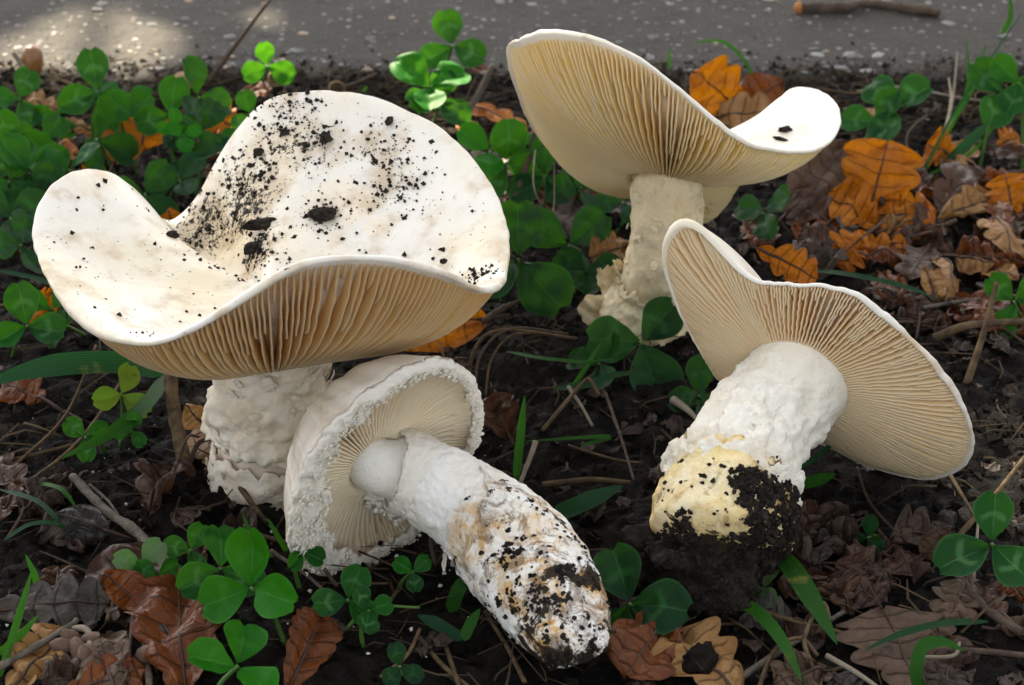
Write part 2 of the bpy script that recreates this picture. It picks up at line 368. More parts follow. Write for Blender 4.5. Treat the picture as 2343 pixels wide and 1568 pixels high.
# crumbs of soil, too many to count
def crumbs(name, n, place, smin, smax, mat, label, cat):
    VV, FF = [], []
    base = [Vector(a) for a in ((1, 0, 0), (-1, 0, 0), (0, 1, 0), (0, -1, 0), (0, 0, 1), (0, 0, -1))]
    of = [(0, 2, 4), (2, 1, 4), (1, 3, 4), (3, 0, 4), (2, 0, 5), (1, 2, 5), (3, 1, 5), (0, 3, 5)]
    for i in range(n):
        c = place(i)
        if c is None: continue
        s = smin * (smax / smin) ** (random.random() ** 2.2)
        R = Matrix.Rotation(rmat(), 3, 'Z') @ Matrix.Rotation(rmat(), 3, 'X'); k = len(VV)
        for b in base: VV.append(c + R @ (b * s * random.uniform(.55, 1.35)))
        FF += [tuple(k + a for a in f) for f in of]
    return tag(build(name, VV, FF, mat, smooth=False), label, cat, kind='stuff')
def soil_place(i):
    x = random.uniform(-22, 22); y = random.uniform(-19, 18.2); return Vector((x, y, gz(x, y) + .02))
crumbs('soil_crumbs', 22000, soil_place, .03, .2, M['clod'], 'black crumbly soil covering the ground between the mushrooms', 'soil')
def grit_place(i):
    x = random.uniform(-24, 24); y = ROAD_Y + .5 + 14 * random.random() ** 1.6; return Vector((x, y, ROAD_Z))
def spill(i):
    x = random.uniform(-24, 24); y = ROAD_Y + random.gauss(.2, .9); return Vector((x, y, max(gz(x, y), ROAD_Z if y > ROAD_Y + .3 else -1) + .01))
crumbs('edge_soil', 2600, spill, .03, .16, M['crumb'], 'dark soil crumbs spilled along the broken asphalt edge', 'soil')
crumbs('road_grit', 1600, grit_place, .03, .07, M['stone'], 'fine pale grit lying on the grey asphalt', 'grit')

# ---------------------------------------------------------------- mushrooms
def herm(al, P, q):
    """periodic Hermite through points P at angles al"""
    n = len(al); q = q % (2 * math.pi)
    ext = lambda i: al[i % n] + 2 * math.pi * (i // n)
    i = 0
    base = al[0]
    while q < base: q += 2 * math.pi
    while i < n - 1 and ext(i + 1) <= q: i += 1
    g_ = lambda j: P[j % n]
    t0, t1 = ext(i), ext(i + 1); h = t1 - t0; f = (q - t0) / h
    m0 = (g_(i + 1) - g_(i - 1)) / (ext(i + 1) - ext(i - 1)) * h; m1 = (g_(i + 2) - g_(i)) / (ext(i + 2) - ext(i)) * h
    f2, f3 = f * f, f ** 3
    return g_(i) * (2 * f3 - 3 * f2 + 1) + m0 * (f3 - 2 * f2 + f) + g_(i + 1) * (-2 * f3 + 3 * f2) + m1 * (f3 - f2)
def bez(a, b, c, d, t):
    u = 1 - t; return a * u ** 3 + b * (3 * u * u * t) + c * (3 * u * t * t) + d * t ** 3

class Cap:
    def __init__(s, rim, A, n, rs, b1=.16, b2=.14, c1=.1, c2=.06, th=.9, gd=.45, lip=.13, wob=.03, seed=1):
        s.A, s.n, s.rs, s.b1, s.b2, s.c1, s.c2, s.th, s.gd, s.lip, s.wob, s.seed = A, n.normalized(), rs, b1, b2, c1, c2, th, gd, lip, wob, seed
        s.e1 = Vector((1, 0, 0)); s.e1 = (s.e1 - s.n * s.e1.dot(s.n)).normalized(); s.e2 = s.n.cross(s.e1)
        L = []
        for p in rim:
            d = p - A; L.append((math.atan2(d.dot(s.e2), d.dot(s.e1)) % (2 * math.pi), p))
        # keep the loop in its own order but monotone in angle
        a = [x[0] for x in L]; k = a.index(min(a)); L = L[k:] + L[:k]
        if len(L) > 2 and sum(1 for i in range(len(L) - 1) if L[i + 1][0] > L[i][0]) < len(L) / 2: L = [L[0]] + L[1:][::-1]
        al = [x[0] for x in L]
        for i in range(1, len(al)):
            if al[i] <= al[i - 1] + .03: al[i] = al[i - 1] + .03
        if al[-1] >= al[0] + 2 * math.pi - .03: print('RIM ANGLES OVERFULL', [round(math.degrees(x)) for x in al])
        s.al, s.P = al, [x[1] for x in L]
        s.lm = None
    def R(s, q):
        p = herm(s.al, s.P, q); r = (p - s.A).normalized()
        return p + r * (s.wob * noise.noise(Vector((math.cos(q) * 5, math.sin(q) * 5, s.seed * 9.0))) + s.wob * .6 * noise.noise(Vector((math.cos(q) * 19, math.sin(q) * 19, s.seed * 3.0))))
    def ring(s, q): return s.A + (s.e1 * math.cos(q) + s.e2 * math.sin(q)) * s.rs
    def G(s, q, t, R=None):
        R = R or s.R(q); S = s.ring(q); d = R - S; L = d.length; E = S + d * .985 - s.n * 0.02
        return bez(S, S + d * .35 - s.n * s.b1 * L, S + d * .78 - s.n * s.b2 * L, E, t)
    def depth(s, t): return s.gd * (.35 + .65 * math.sin(math.pi * min(1, t * .9 + .08)) ** .7) * (1 - t ** 16)
    def F(s, q, t, R=None): return s.G(q, t, R) + s.n * s.depth(t)
    def T(s, q, t, R=None):
        R = R or s.R(q); C = s.A + s.n * s.th; d = R + s.n * s.lip - C; L = d.length
        p = bez(C, C + d * .33 - s.n * s.c1 * L, C + d * .75 - s.n * s.c2 * L, C + d, t)
        f = s.F(q, t, R); tm = .22 * (1 - t) + s.lip * 1.2 * t; dd = (p - f).dot(s.n)
        if t < .97 and dd < tm: p = p + s.n * (tm - dd)
        return p
    def mesh(s, root, base, mat, nq=220, nt_=26, dirt=None, bump=.0, extra=None):
        V, D = [], []
        C = s.A + s.n * s.th
        for i in range(nq):
            q = 2 * math.pi * i / nq; R = s.R(q)
            pr = [s.T(q, .02 + .93 * k / (nt_ - 1), R) for k in range(nt_)]
            o = (R - pr[-3]); o = (o - s.n * o.dot(s.n) * .0).normalized()
            up = (s.n - o * s.n.dot(o)).normalized()
            if bump:
                pr = [p + s.n * bump * (fr(p, .9, 3) * min(1, k / 6)) for k, p in enumerate(pr)]
            lq = (s.lm(q) if s.lm else 1.0) * s.lip * (.75 + .6 * noise.noise(Vector((math.cos(q) * 2.2, math.sin(q) * 2.2, s.seed + .3))))
            lipn = [R + (o * math.cos(a) * .8 + up * math.sin(a)) * lq for a in (1.35, .9, .45, 0, -.45, -.95)]
            und = [s.F(q, t, R) for t in (.95, .88, .8, .7, .6, .5, .4, .3, .2, .1, .0)]
            pr = pr + lipn + und
            for p in pr: V.append(p); D.append(dirt(p) if dirt else 0.0)
        m = len(V) // nq
        F = []
        for i in range(nq):
            for k in range(m - 1):
                a = i * m + k; b = ((i + 1) % nq) * m + k
                F.append((a, b, b + 1, a + 1))
        V.append(s.T(0, 0)); D.append(dirt(V[-1]) if dirt else 0.0); c = len(V) - 1
        for i in range(nq): F.append((c, ((i + 1) % nq) * m, i * m))
        s.V, s.Fc = V, F
        at = {'dirt': D}
        for k, fn in (extra or {}).items(): at[k] = [fn(p) for p in V]
        return build('cap', V, F, mat, root, base, attr=at)
    def gills(s, root, base, mat, nfull=100, seed=0, split=2):
        rnd = random.Random(seed)
        # gills evenly spaced along the rim arc length
        N = 720; pts = [s.R(2 * math.pi * i / N) for i in range(N)]
        ln = [0]
        for i in range(N): ln.append(ln[-1] + (pts[(i + 1) % N] - pts[i]).length * .75 + (2 * math.pi / N) * s.rs * 2.2)
        tot = ln[-1]; n = nfull * split
        for gi in range(n):
            a = tot * ((gi + rnd.uniform(-.09, .09)) % n) / n
            k = min(N - 1, max(0, np.searchsorted(ln, a) - 1)); f = (a - ln[k]) / max(1e-9, ln[k + 1] - ln[k]); q = 2 * math.pi * (k + f) / N
            t0 = 0.0 if gi % split == 0 else rnd.choice([.35, .55, .66, .74, .82, .88])
            R = s.R(q); dq = s.ring(q + .01) - s.ring(q - .01); ns = 15; V, F = [], []
            sway = rnd.uniform(-.010, .010); ph = rnd.uniform(0, 6)
            for j in range(ns):
                t = t0 + (1 - t0) * j / (ns - 1)
                e = s.G(q, t, R); rt = s.F(q, t, R) + s.n * .04
                if t0 > 0: e = rt + (e - rt) * (.15 + .85 * min(1, (t - t0) / .12) ** .6)
                if j == 0 and t0 == 0: e = rt + (e - rt) * .35
                tan = (s.G(q, min(1, t + .03), R) - s.G(q, max(0, t - .03), R))
                sd = s.n.cross(tan).normalized()
                wv = sd * (sway * math.sin(t * 5 + ph) * 1.3 + .012 * math.sin(t * 40 + ph))
                jag = s.n * (.02 * noise.noise(Vector((gi * 1.7, t * 22, seed)))) * (1 - t)
                ew, rw = .016, .026
                V += [rt + sd * rw, e + sd * ew + wv + jag, e - sd * ew + wv + jag, rt - sd * rw]
            for j in range(ns - 1):
                for c in range(3):
                    b = j * 4 + c; F.append((b, b + 1, b + 5, b + 4))
            F.append((0, 3, 2, 1))
            build('gill', V, F, mat, root, base, attr={'edge': [0, 1, 1, 0] * ns})

def tube(P, rad, nq=72, nl=60, disp=None, t0=None, t1=None, cap0=False, cap1=False, flat=None):
    """lofted tube with displacement; t0/t1 may be functions of the angle (torn edges)"""
    V, A = [], []
    T0 = (P[1] - P[0]).normalized()
    ref = Vector((0, 0, 1)) if abs(T0.z) < .8 else Vector((0, 1, 0))
    for i in range(nl):
        for j in range(nq):
            q = 2 * math.pi * j / nq
            a = t0(q) if callable(t0) else (t0 or 0.0); b = t1(q) if callable(t1) else (1.0 if t1 is None else t1)
            t = a + (b - a) * i / (nl - 1)
            c = crom(P, t); tg = (crom(P, min(1, t + .02)) - crom(P, max(0, t - .02))).normalized()
            e1 = (ref - tg * ref.dot(tg)).normalized(); e2 = tg.cross(e1)
            r = crom(rad, t) if not callable(rad) else rad(t)
            dr = e1 * math.cos(q) + e2 * math.sin(q)
            p = c + dr * r
            if disp: p = p + dr * disp(p, t, q)
            V.append(p); A.append(t)
    F = grid_faces(nl, nq, True)
    if cap0: V.append(crom(P, 0)); A.append(0); k = len(V) - 1; F += [(k, (j + 1) % nq, j) for j in range(nq)]
    if cap1:
        V.append(crom(P, 1)); A.append(1); k = len(V) - 1; o = (nl - 1) * nq; F += [(k, o + j, o + (j + 1) % nq) for j in range(nq)]
    return V, F, A
def thicken(V, F, nq, nl, inward):
    """second wall for a torn sheath, joined at both rims"""
    n = nq * nl; V2 = V[:n] + [v for v in inward]; F2 = list(F)
    F2 += [tuple(n + k for k in f[::-1]) for f in F]
    for j in range(nq):
        a, b = j, (j + 1) % nq; F2.append((b, a, n + a, n + b))
        a, b = (nl - 1) * nq + j, (nl - 1) * nq + (j + 1) % nq; F2.append((a, b, n + b, n + a))
    return V2, F2
def jag(base, amp, seed, fq=3.0):
    return lambda q: base + amp * (noise.noise(Vector((math.cos(q) * fq, math.sin(q) * fq, seed))) + .6 * noise.noise(Vector((math.cos(q) * fq * 4, math.sin(q) * fq * 4, seed + 5)))+ .35 * noise.noise(Vector((math.cos(q) * fq * 11, math.sin(q) * fq * 11, seed + 9))))
def sheath(name, P, rad, t0, t1, mat, root, base, disp, dirt=None, nq=120, nl=40, wall=.07):
    V, F, A = tube(P, rad, nq, nl, disp, t0, t1)
    inn = []
    for v, t in zip(V, A):
        c = crom(P, t); inn.append(v + (c - v).normalized() * wall)
    V2, F2 = thicken(V, F, nq, nl, inn); D = [dirt(v, t) if dirt else 0.0 for v, t in zip(V2, A + A)]
    return build(name, V2, F2, mat, root, base, attr={'dirt': D})
def rd(*a): return list(a)
def rscaly(amp, sc=1.6):
    def f(p, t, q):
        a = fr(p, sc, 5); return amp * (a + .5 * abs(noise.noise(p * sc * 3)))
    return f
def flakes(name, pts, nrm, size, mat, root, base, n, seed, hang=0.5, smooth=True, flat=1.0):
    """shaggy veil remnants: small ragged lumps along a list of points"""
    rnd = random.Random(seed); VV, FF = [], []
    for i in range(n):
        k = rnd.randrange(len(pts)); c = pts[k] + Vector((rnd.gauss(0, 1), rnd.gauss(0, 1), rnd.gauss(0, 1))) * size * .5; N = nrm[k]
        s = size * rnd.uniform(.3, 1.0) ** 1.2; b = len(VV); m = 7; t = N.orthogonal().normalized(); u = N.cross(t)
        for ringi, (hh, rr) in enumerate(((-.5, .8), (.05, 1.0), (.5, .62))):
            for j in range(m):
                a = 2 * math.pi * j / m; rj = rr * rnd.uniform(.45, 1.5)
                VV.append(c + (t * math.cos(a) + u * math.sin(a)) * s * rj + N * s * flat * hh * rnd.uniform(.3, 1.5))
        VV.append(c + N * s * .75 * flat)
        for ringi in range(2):
            for j in range(m):
                FF.append((b + ringi * m + j, b + ringi * m + (j + 1) % m, b + ringi * m + m + (j + 1) % m, b + ringi * m + m + j))
        for j in range(m): FF.append((b + 2 * m + j, b + 2 * m + (j + 1) % m, b + 3 * m))
    return tag(build(name, VV, FF, mat, root, base, smooth=smooth), kind='stuff')

# ---- the large cap on the left
Yc = -6.4
rim1 = [(82, 560, 0), (92, 490, 1.0), (135, 425, 1.9), (200, 398, 2.7), (262, 410, 3.3), (312, 450, 3.8), (350, 495, 4.2), (395, 515, 4.6), (452, 455, 4.9), (495, 372, 5.1),
        (545, 297, 5.2), (615, 237, 5.2), (700, 217, 5.1), (790, 221, 5.0), (880, 241, 4.7), (965, 278, 4.2), (1040, 332, 3.5), (1100, 395, 2.6), (1142, 468, 1.6), (1160, 545, .5),
        (1158, 610, -.6), (1140, 655, -1.7), (1100, 664, -2.6), (1045, 640, -3.5), (975, 615, -4.2), (900, 597, -4.7), (820, 592, -5.0), (740, 596, -5.15), (680, 611, -5.2), (620, 641, -5.2), (560, 680, -5.1),
        (500, 719, -4.9), (440, 753, -4.7), (385, 777, -4.4), (335, 786, -4.1), (280, 780, -3.7), (225, 762, -3.2), (165, 712, -2.4), (115, 645, -1.4)]
rim1 = [PY(a, b, Yc + c) for a, b, c in rim1]
b1 = PG(610, 1085); b1.y = Yc
A1 = PY(622, 800, Yc)
root1 = thing('mushroom', (A1.x, A1.y, 0), 'largest white mushroom, wavy funnel cap strewn with black soil, standing upright', 'mushroom')
c1 = Cap(rim1, A1, Vector((0.0, -.02, 1)), 1.05, b1=.10, b2=.25, c1=.10, c2=.12, th=1.45, gd=.62, lip=.12, wob=.05, seed=1)
hot = [(560, 480, 1.3, 1.0), (700, 330, 1.0, .8), (620, 350, .9, .75), (470, 520, 1.1, 1.0), (590, 570, .8, .9), (880, 350, .9, .7), (900, 420, .9, .6), (740, 495, .5, .6), (550, 420, 1.0, .9), (660, 250, .7, .5), (1090, 630, .4, .5)]
R1 = bpy.context
def dirt1_factory(hits):
    def f(p):
        d = .26
        for c, r, a in hits: d = max(d, a * math.exp(-((p - c).length / r) ** 2))
        return d
    return f
# first pass without dirt to find where the soil lies on the cap
tmpV = []
cap_tmp = []
def cap_bvh(cp, nq=140, nt_=20):
    V, F = [], []
    for i in range(nq):
        q = 2 * math.pi * i / nq; R = cp.R(q)
        for k in range(nt_): V.append(cp.T(q, .02 + .97 * k / (nt_ - 1), R))
    for i in range(nq):
        for k in range(nt_ - 1): F.append((i * nt_ + k, ((i + 1) % nq) * nt_ + k, ((i + 1) % nq) * nt_ + k + 1, i * nt_ + k + 1))
    return BVHTree.FromPolygons(V, F)
bvh1 = cap_bvh(c1)
def onto(bvh, vx, vy):
    h = bvh.ray_cast(CAM, ray(vx, vy).normalized()); return h[0], h[1]
hits = []
for a, b, r, k in hot:
    p, n_ = onto(bvh1, a, b)
    if p: hits.append((p, r, k))
def blob(L):
    H = []
    for a, b, r, k in L:
        p, n_ = onto(bvh1, a, b)
        if p: H.append((p, r, k))
    return lambda p: max([k * math.exp(-((p - c).length / r) ** 2) for c, r, k in H])
capo1 = c1.mesh(root1, root1.location / U, M['cap_big'], 300, 34, dirt1_factory(hits), .05, {'bare': blob([(760, 455, .85, .8), (820, 470, .7, .8), (860, 520, .5, .7)]), 'cream': blob([(400, 620, 1.8, .6), (520, 540, 1.6, .8), (480, 660, 1.3, .6), (620, 560, 1.2, .5)])})
B1 = root1.location / U
c1.gills(capo1, B1, M['gill1'], 120, 1)
P1 = [A1 + Vector((0, 0, .5)), A1, lerp(A1, b1, .4), lerp(A1, b1, .75), Vector((b1.x, b1.y, -.25)), Vector((b1.x, b1.y, -.6))]
V, F, A_ = tube(P1, lambda t: 1.02 + .12 * t, 64, 40, rscaly(.03)); build('stem', V, F, M['core'], root1, B1, attr={'dirt': [0] * len(V)})
sheath('stem_sleeve', P1, lambda t: 1.20 - .10 * (t - .2) + .16 * sstep(.25, .4, t), .12, jag(.53, .05, 2.2), M['stem1'], root1, B1, rscaly(.22, 1.5), lambda v, t: .12)
sheath('volva', P1, lambda t: 1.22 + .10 * sstep(.5, .9, t), jag(.60, .05, 8.2), 1.0, M['stem1'], root1, B1, rscaly(.11, 1.3), lambda v, t: .1 + .7 * sstep(.85, 1.0, t))

pts, nr = [], []
for k in range(400):
    q = random.uniform(0, 2 * math.pi); t = random.uniform(.16, .52) if k % 3 else random.uniform(.62, .9); c = crom(P1, t); d = Vector((math.cos(q), math.sin(q), 0))
    pts.append(c + d * 1.27); nr.append((d + Vector((0, 0, -.35))).normalized())
flakes('scales', pts, nr, .15, M['stem1'], root1, B1, 420, 21, flat=.3, smooth=False)
# ---- the tilted cap behind
Yc = .5
rim2 = [(1163, 108, .5), (1205, 88, -.6), (1270, 76, -1.5), (1340, 85, -2.2), (1400, 105, -2.6), (1470, 140, -2.9), (1530, 188, -3.1), (1585, 232, -3.1), (1640, 282, -2.9), (1700, 325, -2.5),
        (1752, 341, -2.0), (1812, 348, -1.3), (1868, 342, -.5), (1904, 316, .3), (1918, 277, 1.1), (1903, 235, 1.9), (1862, 212, 2.7), (1800, 216, 3.3),
        (1748, 300, 3.9), (1690, 420, 4.2), (1640, 474, 4.2), (1540, 440, 4.4), (1430, 400, 4.3), (1350, 391, 3.9), (1290, 370, 3.3), (1242, 325, 2.7), (1204, 258, 2.1), (1176, 180, 1.4)]
rim2 = [PY(a, b, Yc + c - .5 * 0) for a, b, c in rim2]
A2 = PY(1525, 425, Yc); b2 = PG(1470, 735)
root2 = thing('mushroom', (b2.x, b2.y, 0), 'yellowish gilled mushroom standing tilted at the back, by the asphalt edge', 'mushroom'); B2 = root2.location / U
n2 = Vector((.08, .55, .8))
c2 = Cap(rim2, A2, n2, .85, b1=.12, b2=.22, c1=.05, c2=.10, th=.85, gd=.42, lip=.075, wob=.05, seed=2)
capo2 = c2.mesh(root2, B2, M['cap_small'], 260, 26, lambda p: .0, .02)
c2.gills(capo2, B2, M['gill2'], 118, 2)
P2 = [A2 + n2.normalized() * .4, A2, PY(1522, 560, Yc - .1), PY(1495, 660, b2.y + .1), PZ(1470, 745, .1), PZ(1465, 775, -.4)]
V, F, A_ = tube(P2, lambda t: .86 + .04 * t, 96, 70, rscaly(.07, 2.0)); build('stem', V, F, M['stem2'], root2, B2, attr={'dirt': [0.12] * len(V)})
sheath('volva', P2, lambda t: .95 + .30 * sstep(.6, .9, t) + .25 * sstep(.62, .52, t), jag(.60, .11, 4.4, 1.6), .97, M['stem2'], root2, B2, rscaly(.20, 1.4), lambda v, t: .15, wall=.06)

pts, nr = [], []
for k in range(300):
    q = random.uniform(0, 2 * math.pi); t = random.uniform(.3, .8); c = crom(P2, t); d = Vector((math.cos(q), math.sin(q), 0)); pts.append(c + d * .88); nr.append((d + Vector((0, 0, .3))).normalized())
flakes('scales', pts, nr, .10, M['stem2'], root2, B2, 260, 22, flat=.3, smooth=False)
FL = [((1425, 720, .15), (1385, 608, 1.55), 1.0, (-.3, -1, .1)), ((1430, 755, .1), (1330, 690, .75), .95, (0, -.9, .5)), ((1500, 765, .1), (1440, 690, .9), .9, (0, -1, .3))]
# ---- the uprooted one on the right, gills facing out
rim3 = [(1520, 590, -7.0), (1533, 537, -7.0), (1562, 515, -7.0), (1600, 523, -7.05), (1640, 562, -7.15), (1688, 614, -7.3), (1735, 644, -7.45), (1800, 652, -7.7), (1880, 656, -8.0), (1960, 677, -8.3), (2040, 738, -8.6),
        (2110, 805, -8.8), (2170, 880, -8.9), (2208, 945, -8.9), (2222, 1010, -8.6), (2205, 1060, -8.2), (2140, 1092, -7.5), (2060, 1085, -6.9), (1980, 1062, -6.4), (1900, 1020, -6.0),
        (1820, 990, -5.8), (1740, 945, -5.8), (1680, 905, -6.0), (1630, 850, -6.3), (1580, 760, -6.7), (1542, 680, -6.9)]
rim3 = [PY(a, b, c) for a, b, c in rim3]
A3 = PY(1812, 884, -7.6)
n3 = Vector((1.5, 3.5, 1.0)).normalized()
P3 = [A3 + n3 * .35, A3, PZ(1752, 955, 2.55), PZ(1700, 1040, 2.25), PZ(1672, 1130, 1.85), PZ(1650, 1215, 1.4), PZ(1640, 1290, .95)]
root3 = thing('mushroom', (P3[5].x, P3[5].y, 0), 'uprooted white mushroom with dirty yellow bulb, gills turned outward', 'mushroom'); B3 = root3.location / U
c3 = Cap(rim3, A3, n3, 1.0, b1=.02, b2=.08, c1=-.18, c2=-.14, th=.9, gd=.36, lip=.095, wob=.05, seed=3)
def lm3(q):
    v = 0.0
    for vx, vy, y, k in ((1592, 535, -7.4, .5), (1622, 575, -7.2, 1.5), (1668, 628, -6.9, 1.6), (1725, 650, -6.9, .6)):
        d = PY(vx, vy, y) - A3; a = math.atan2(d.dot(c3.e2), d.dot(c3.e1)); e = (q - a + math.pi) % (2 * math.pi) - math.pi; v = max(v, k * math.exp(-(e / .16) ** 2))
    return 1 + v
c3.lm = lambda q: 1 + .45 * (lm3(q) - 1)
capo3 = c3.mesh(root3, B3, M['cap_big'], 260, 24, lambda p: .0, .02)
c3.gills(capo3, B3, M['gill3'], 132, 3)
V, F, A_ = tube(P3, lambda t: 1.14 + .06 * sstep(.2, .6, t) + .22 * math.exp(-(t / .12) ** 2), 128, 70, lambda p, t, q: rscaly(.13, 2.2)(p, t, q) * sstep(.1, .25, t) , 0, jag(.66, .07, 3.3, 2.4)); build('stem', V, F, M['stem3'], root3, B3, attr={'dirt': [0.0] * len(V)})
V, F, A_ = tube(P3, lambda t: .98 + .48 * sstep(.45, .75, t) - 1.35 * sstep(.84, 1.02, t), 110, 60, rscaly(.10, 1.2), .42, 1.0, False, True); build('bulb', V, F, M['bulb'], root3, B3, attr={'dirt': [.36 + .5 * sstep(.86, .97, t) + .3 * sstep(5.0, 5.9, v.x) for v, t in zip(V, A_)]})
sheath('volva', P3, lambda t: 1.30 + .14 * sstep(.5, .8, t), lambda q: jag(.66, .10, 6.1, 1.7)(q) - .17 * max(0, math.cos(q - 1.35)) ** 14, .84, M['bulb'], root3, B3, rscaly(.14, 1.3), lambda v, t: .36 + .3 * sstep(4.9, 5.8, v.x), wall=.08)
sheath('collar', P3, lambda t: 1.30 + .22 * sstep(.70, .58, t), lambda q: jag(.62, .06, 9.1, 2.0)(q) - .03 * max(0, math.cos(q - 1.6)), .72, M['stem3'], root3, B3, rscaly(.12, 1.8), lambda v, t: .12, wall=.06)
cl = rock_mesh(11, 1.0, 4); cc = PZ(1628, 1290, .55)
V = [cc + Vector((v.co.x * 1.42, v.co.y * 1.15, v.co.z * .95 )) * (1 + .22 * fr(v.co * 3, 1.5, 5)) for v in cl.vertices]; F = [tuple(p.vertices) for p in cl.polygons]
tag(build('soil_clod', V, F, M['crumb'], root3, B3), 'black wet soil ball clinging to the bulb')

# ---- the young one lying in front
A4 = PZ(862, 1066, 2.35); n4 = Vector((-.62, .73, .25)).normalized()
e1 = (Vector((0, 0, 1)) - n4 * n4.z).normalized(); e2 = n4.cross(e1)
cen = A4 + e1 * .02 + e2 * .1
rim4 = []
for k in range(24):
    a = 2 * math.pi * k / 24; r = 2.50 + .07 * math.sin(2 * a + 1) + .05 * math.sin(5 * a)
    rim4.append(cen + (e1 * math.cos(a) * 1.02 + e2 * math.sin(a) * .94) * r - n4 * .12)
P4 = [A4 + n4 * .3, A4, PZ(920, 1078, 2.2), PZ(985, 1108, 1.95), PZ(1090, 1175, 1.55), PZ(1188, 1275, 1.25), PZ(1268, 1385, 1.05), PZ(1318, 1470, .85), PZ(1330, 1495, .7)]
root4 = thing('mushroom', (P4[5].x, P4[5].y, 0), 'small pale mushroom lying on its side, shaggy rim and soil-spotted stem', 'mushroom'); B4 = root4.location / U
c4 = Cap(rim4, A4, n4, .56, b1=-.14, b2=-.10, c1=-.34, c2=-.40, th=1.25, gd=.46, lip=.17, wob=.08, seed=4)
capo4 = c4.mesh(root4, B4, M['cap_small'], 220, 26, lambda p: .12 + .35 * max(0, noise.noise(p * 1.2)), .02)
c4.gills(capo4, B4, M['gill4'], 84, 4)
def r4(t): return float(np.interp(t, [0, .125, .2, .25, .375, .5, .625, .75, .875, 1], [.58, .58, .62, .78, .90, .96, 1.13, 1.04, .74, .45]))
V, F, A_ = tube(P4, r4, 150, 150, lambda p, t, q: (rscaly(.045, 2.6)(p, t, q) + .03 * fr(p, 8, 3)) * sstep(.18, .27, t), 0, 1, False, True)
build('stem', V, F, M['stem4'], root4, B4, attr={'dirt': [sstep(.46, .58, t) * .50 + .16 * sstep(.68, .95, t) for t in A_]})
sheath('volva', P4, lambda t: r4(t) + .06 , lambda q: jag(.50, .06, 1.9, 1.4)(q) , .80, M['stem4'], root4, B4, lambda p, t, q: rscaly(.07, 2.2)(p, t, q) - .05 * sstep(.62, .8, t), lambda v, t: sstep(.47, .56, t) * .48 + .1 * sstep(.66, .8, t), wall=.07)
sheath('ring', P4, lambda t: r4(t) + .10 + .10 * sstep(.26, .21, t), jag(.215, .018, 7.7, 3), .36, M['veil'], root4, B4, lambda p, t, q: rscaly(.045, 3.0)(p, t, q) - .1 * sstep(.26, .36, t), wall=.08)
nqv, nlv = 300, 16
V = []
def vw(q):
    c, sn = math.cos(q), math.sin(q)
    side = .5 + .5 * math.cos(q - QV)
    return .07 + .58 * side ** 2 + (.07 + .30 * side) * noise.noise(Vector((c * 3, sn * 3, 4.0))) + .16 * noise.noise(Vector((c * 11, sn * 11, 1.0))) + .08 * noise.noise(Vector((c * 32, sn * 32, 7.0)))
dlt = PZ(690, 1040, 2.4) - A4; QV = math.atan2(dlt.dot(c4.e2), dlt.dot(c4.e1))
for i in range(nlv):
    for j in range(nqv):
        q = 2 * math.pi * j / nqv; R = c4.R(q); o = (A4 - R).normalized(); w_ = max(.10, vw(q)); f = i / (nlv - 1)
        p = R + o * (w_ * f - .18 * (1 - f)) - n4 * (.22 * math.sin(math.pi * min(1, .15 + f * .6)) + .02)
        p = p - n4 * .08 * (fr(p, 2.6, 5) + .4 * abs(noise.noise(p * 9))) + o * .05 * noise.noise(p * 7)
        V.append(p)
inn = [v + n4 * .09 for v in V]
V2, F2 = thicken(V, grid_faces(nlv, nqv, True), nqv, nlv, inn)
build('veil', V2, F2, M['veil'], root4, B4)
pts, nr = [], []
for k in range(900):
    q = random.uniform(0, 2 * math.pi); R = c4.R(q); o = (A4 - R).normalized()
    pts.append(R + o * vw(q) * random.uniform(-.3, 1.05) - n4 * .26); nr.append((-n4 + o * .3).normalized())
flakes('veil_fluff', pts, nr, .05, M['veil'], root4, B4, 2200, 5, smooth=False, flat=.6)
# hanging scrap of ring below the stem
pts, nr = [], []
for k in range(160):
    p = PY(random.uniform(855, 985), 0, 0); vx = random.uniform(845, 970); vy = 1130 + random.uniform(0, 60) * (1 - abs(vx - 905) / 80)
    d = P4[3]; p = PY(vx, vy, P4[2].y + .1); pts.append(p); nr.append(Vector((-.2, -1, .1)).normalized())
flakes('ring_scrap', pts, nr, .10, M['veil'], root4, B4, 420, 9)

# crusts of soil stuck on the two dirty feet
def crust(name, root, base, objs, test, n, size, seed, box):
    Vs, Fs = [], []
    for ob in objs:
        k = len(Vs); Vs += [Vector(v.co) / U + base for v in ob.data.vertices]; Fs += [tuple(k + i for i in p.vertices) for p in ob.data.polygons]
    bv = BVHTree.FromPolygons(Vs, Fs); rnd = random.Random(seed); pts, nr = [], []
    for i in range(n * 6):
        vx, vy = rnd.uniform(box[0], box[2]), rnd.uniform(box[1], box[3]); h = bv.ray_cast(CAM, ray(vx, vy).normalized())
        if h[0] is None or rnd.random() > test(vx, vy, h[0]): continue
        nn = h[1] if h[1].dot(CAM - h[0]) > 0 else -h[1]
        pts.append(h[0]); nr.append(nn)
        if len(pts) >= n: break
    # the far side, unseen here, gets its share too
    if pts: flakes(name, pts, nr, size, M['crumb'], root, base, len(pts), seed, smooth=False)
def part(root, nm): return [o for o in bpy.data.objects if o.parent == root and o.name.split('.')[0] == nm]
def tst3(vx, vy, p):
    a = noise.noise(p * 1.3 + Vector((3, 0, 0))) + .6 * noise.noise(p * 4)
    right = sstep(1650, 1720, vx) * sstep(1060, 1100, vy) + sstep(1190, 1260, vy + (vx - 1600) * -.05)
    return 1.0 if a + right * 1.0 - .55 > 0 else .015
crust('soil_crust', root3, B3, part(root3, 'bulb') + part(root3, 'volva'), tst3, 2200, .075, 31, (1450, 1040, 1830, 1330))
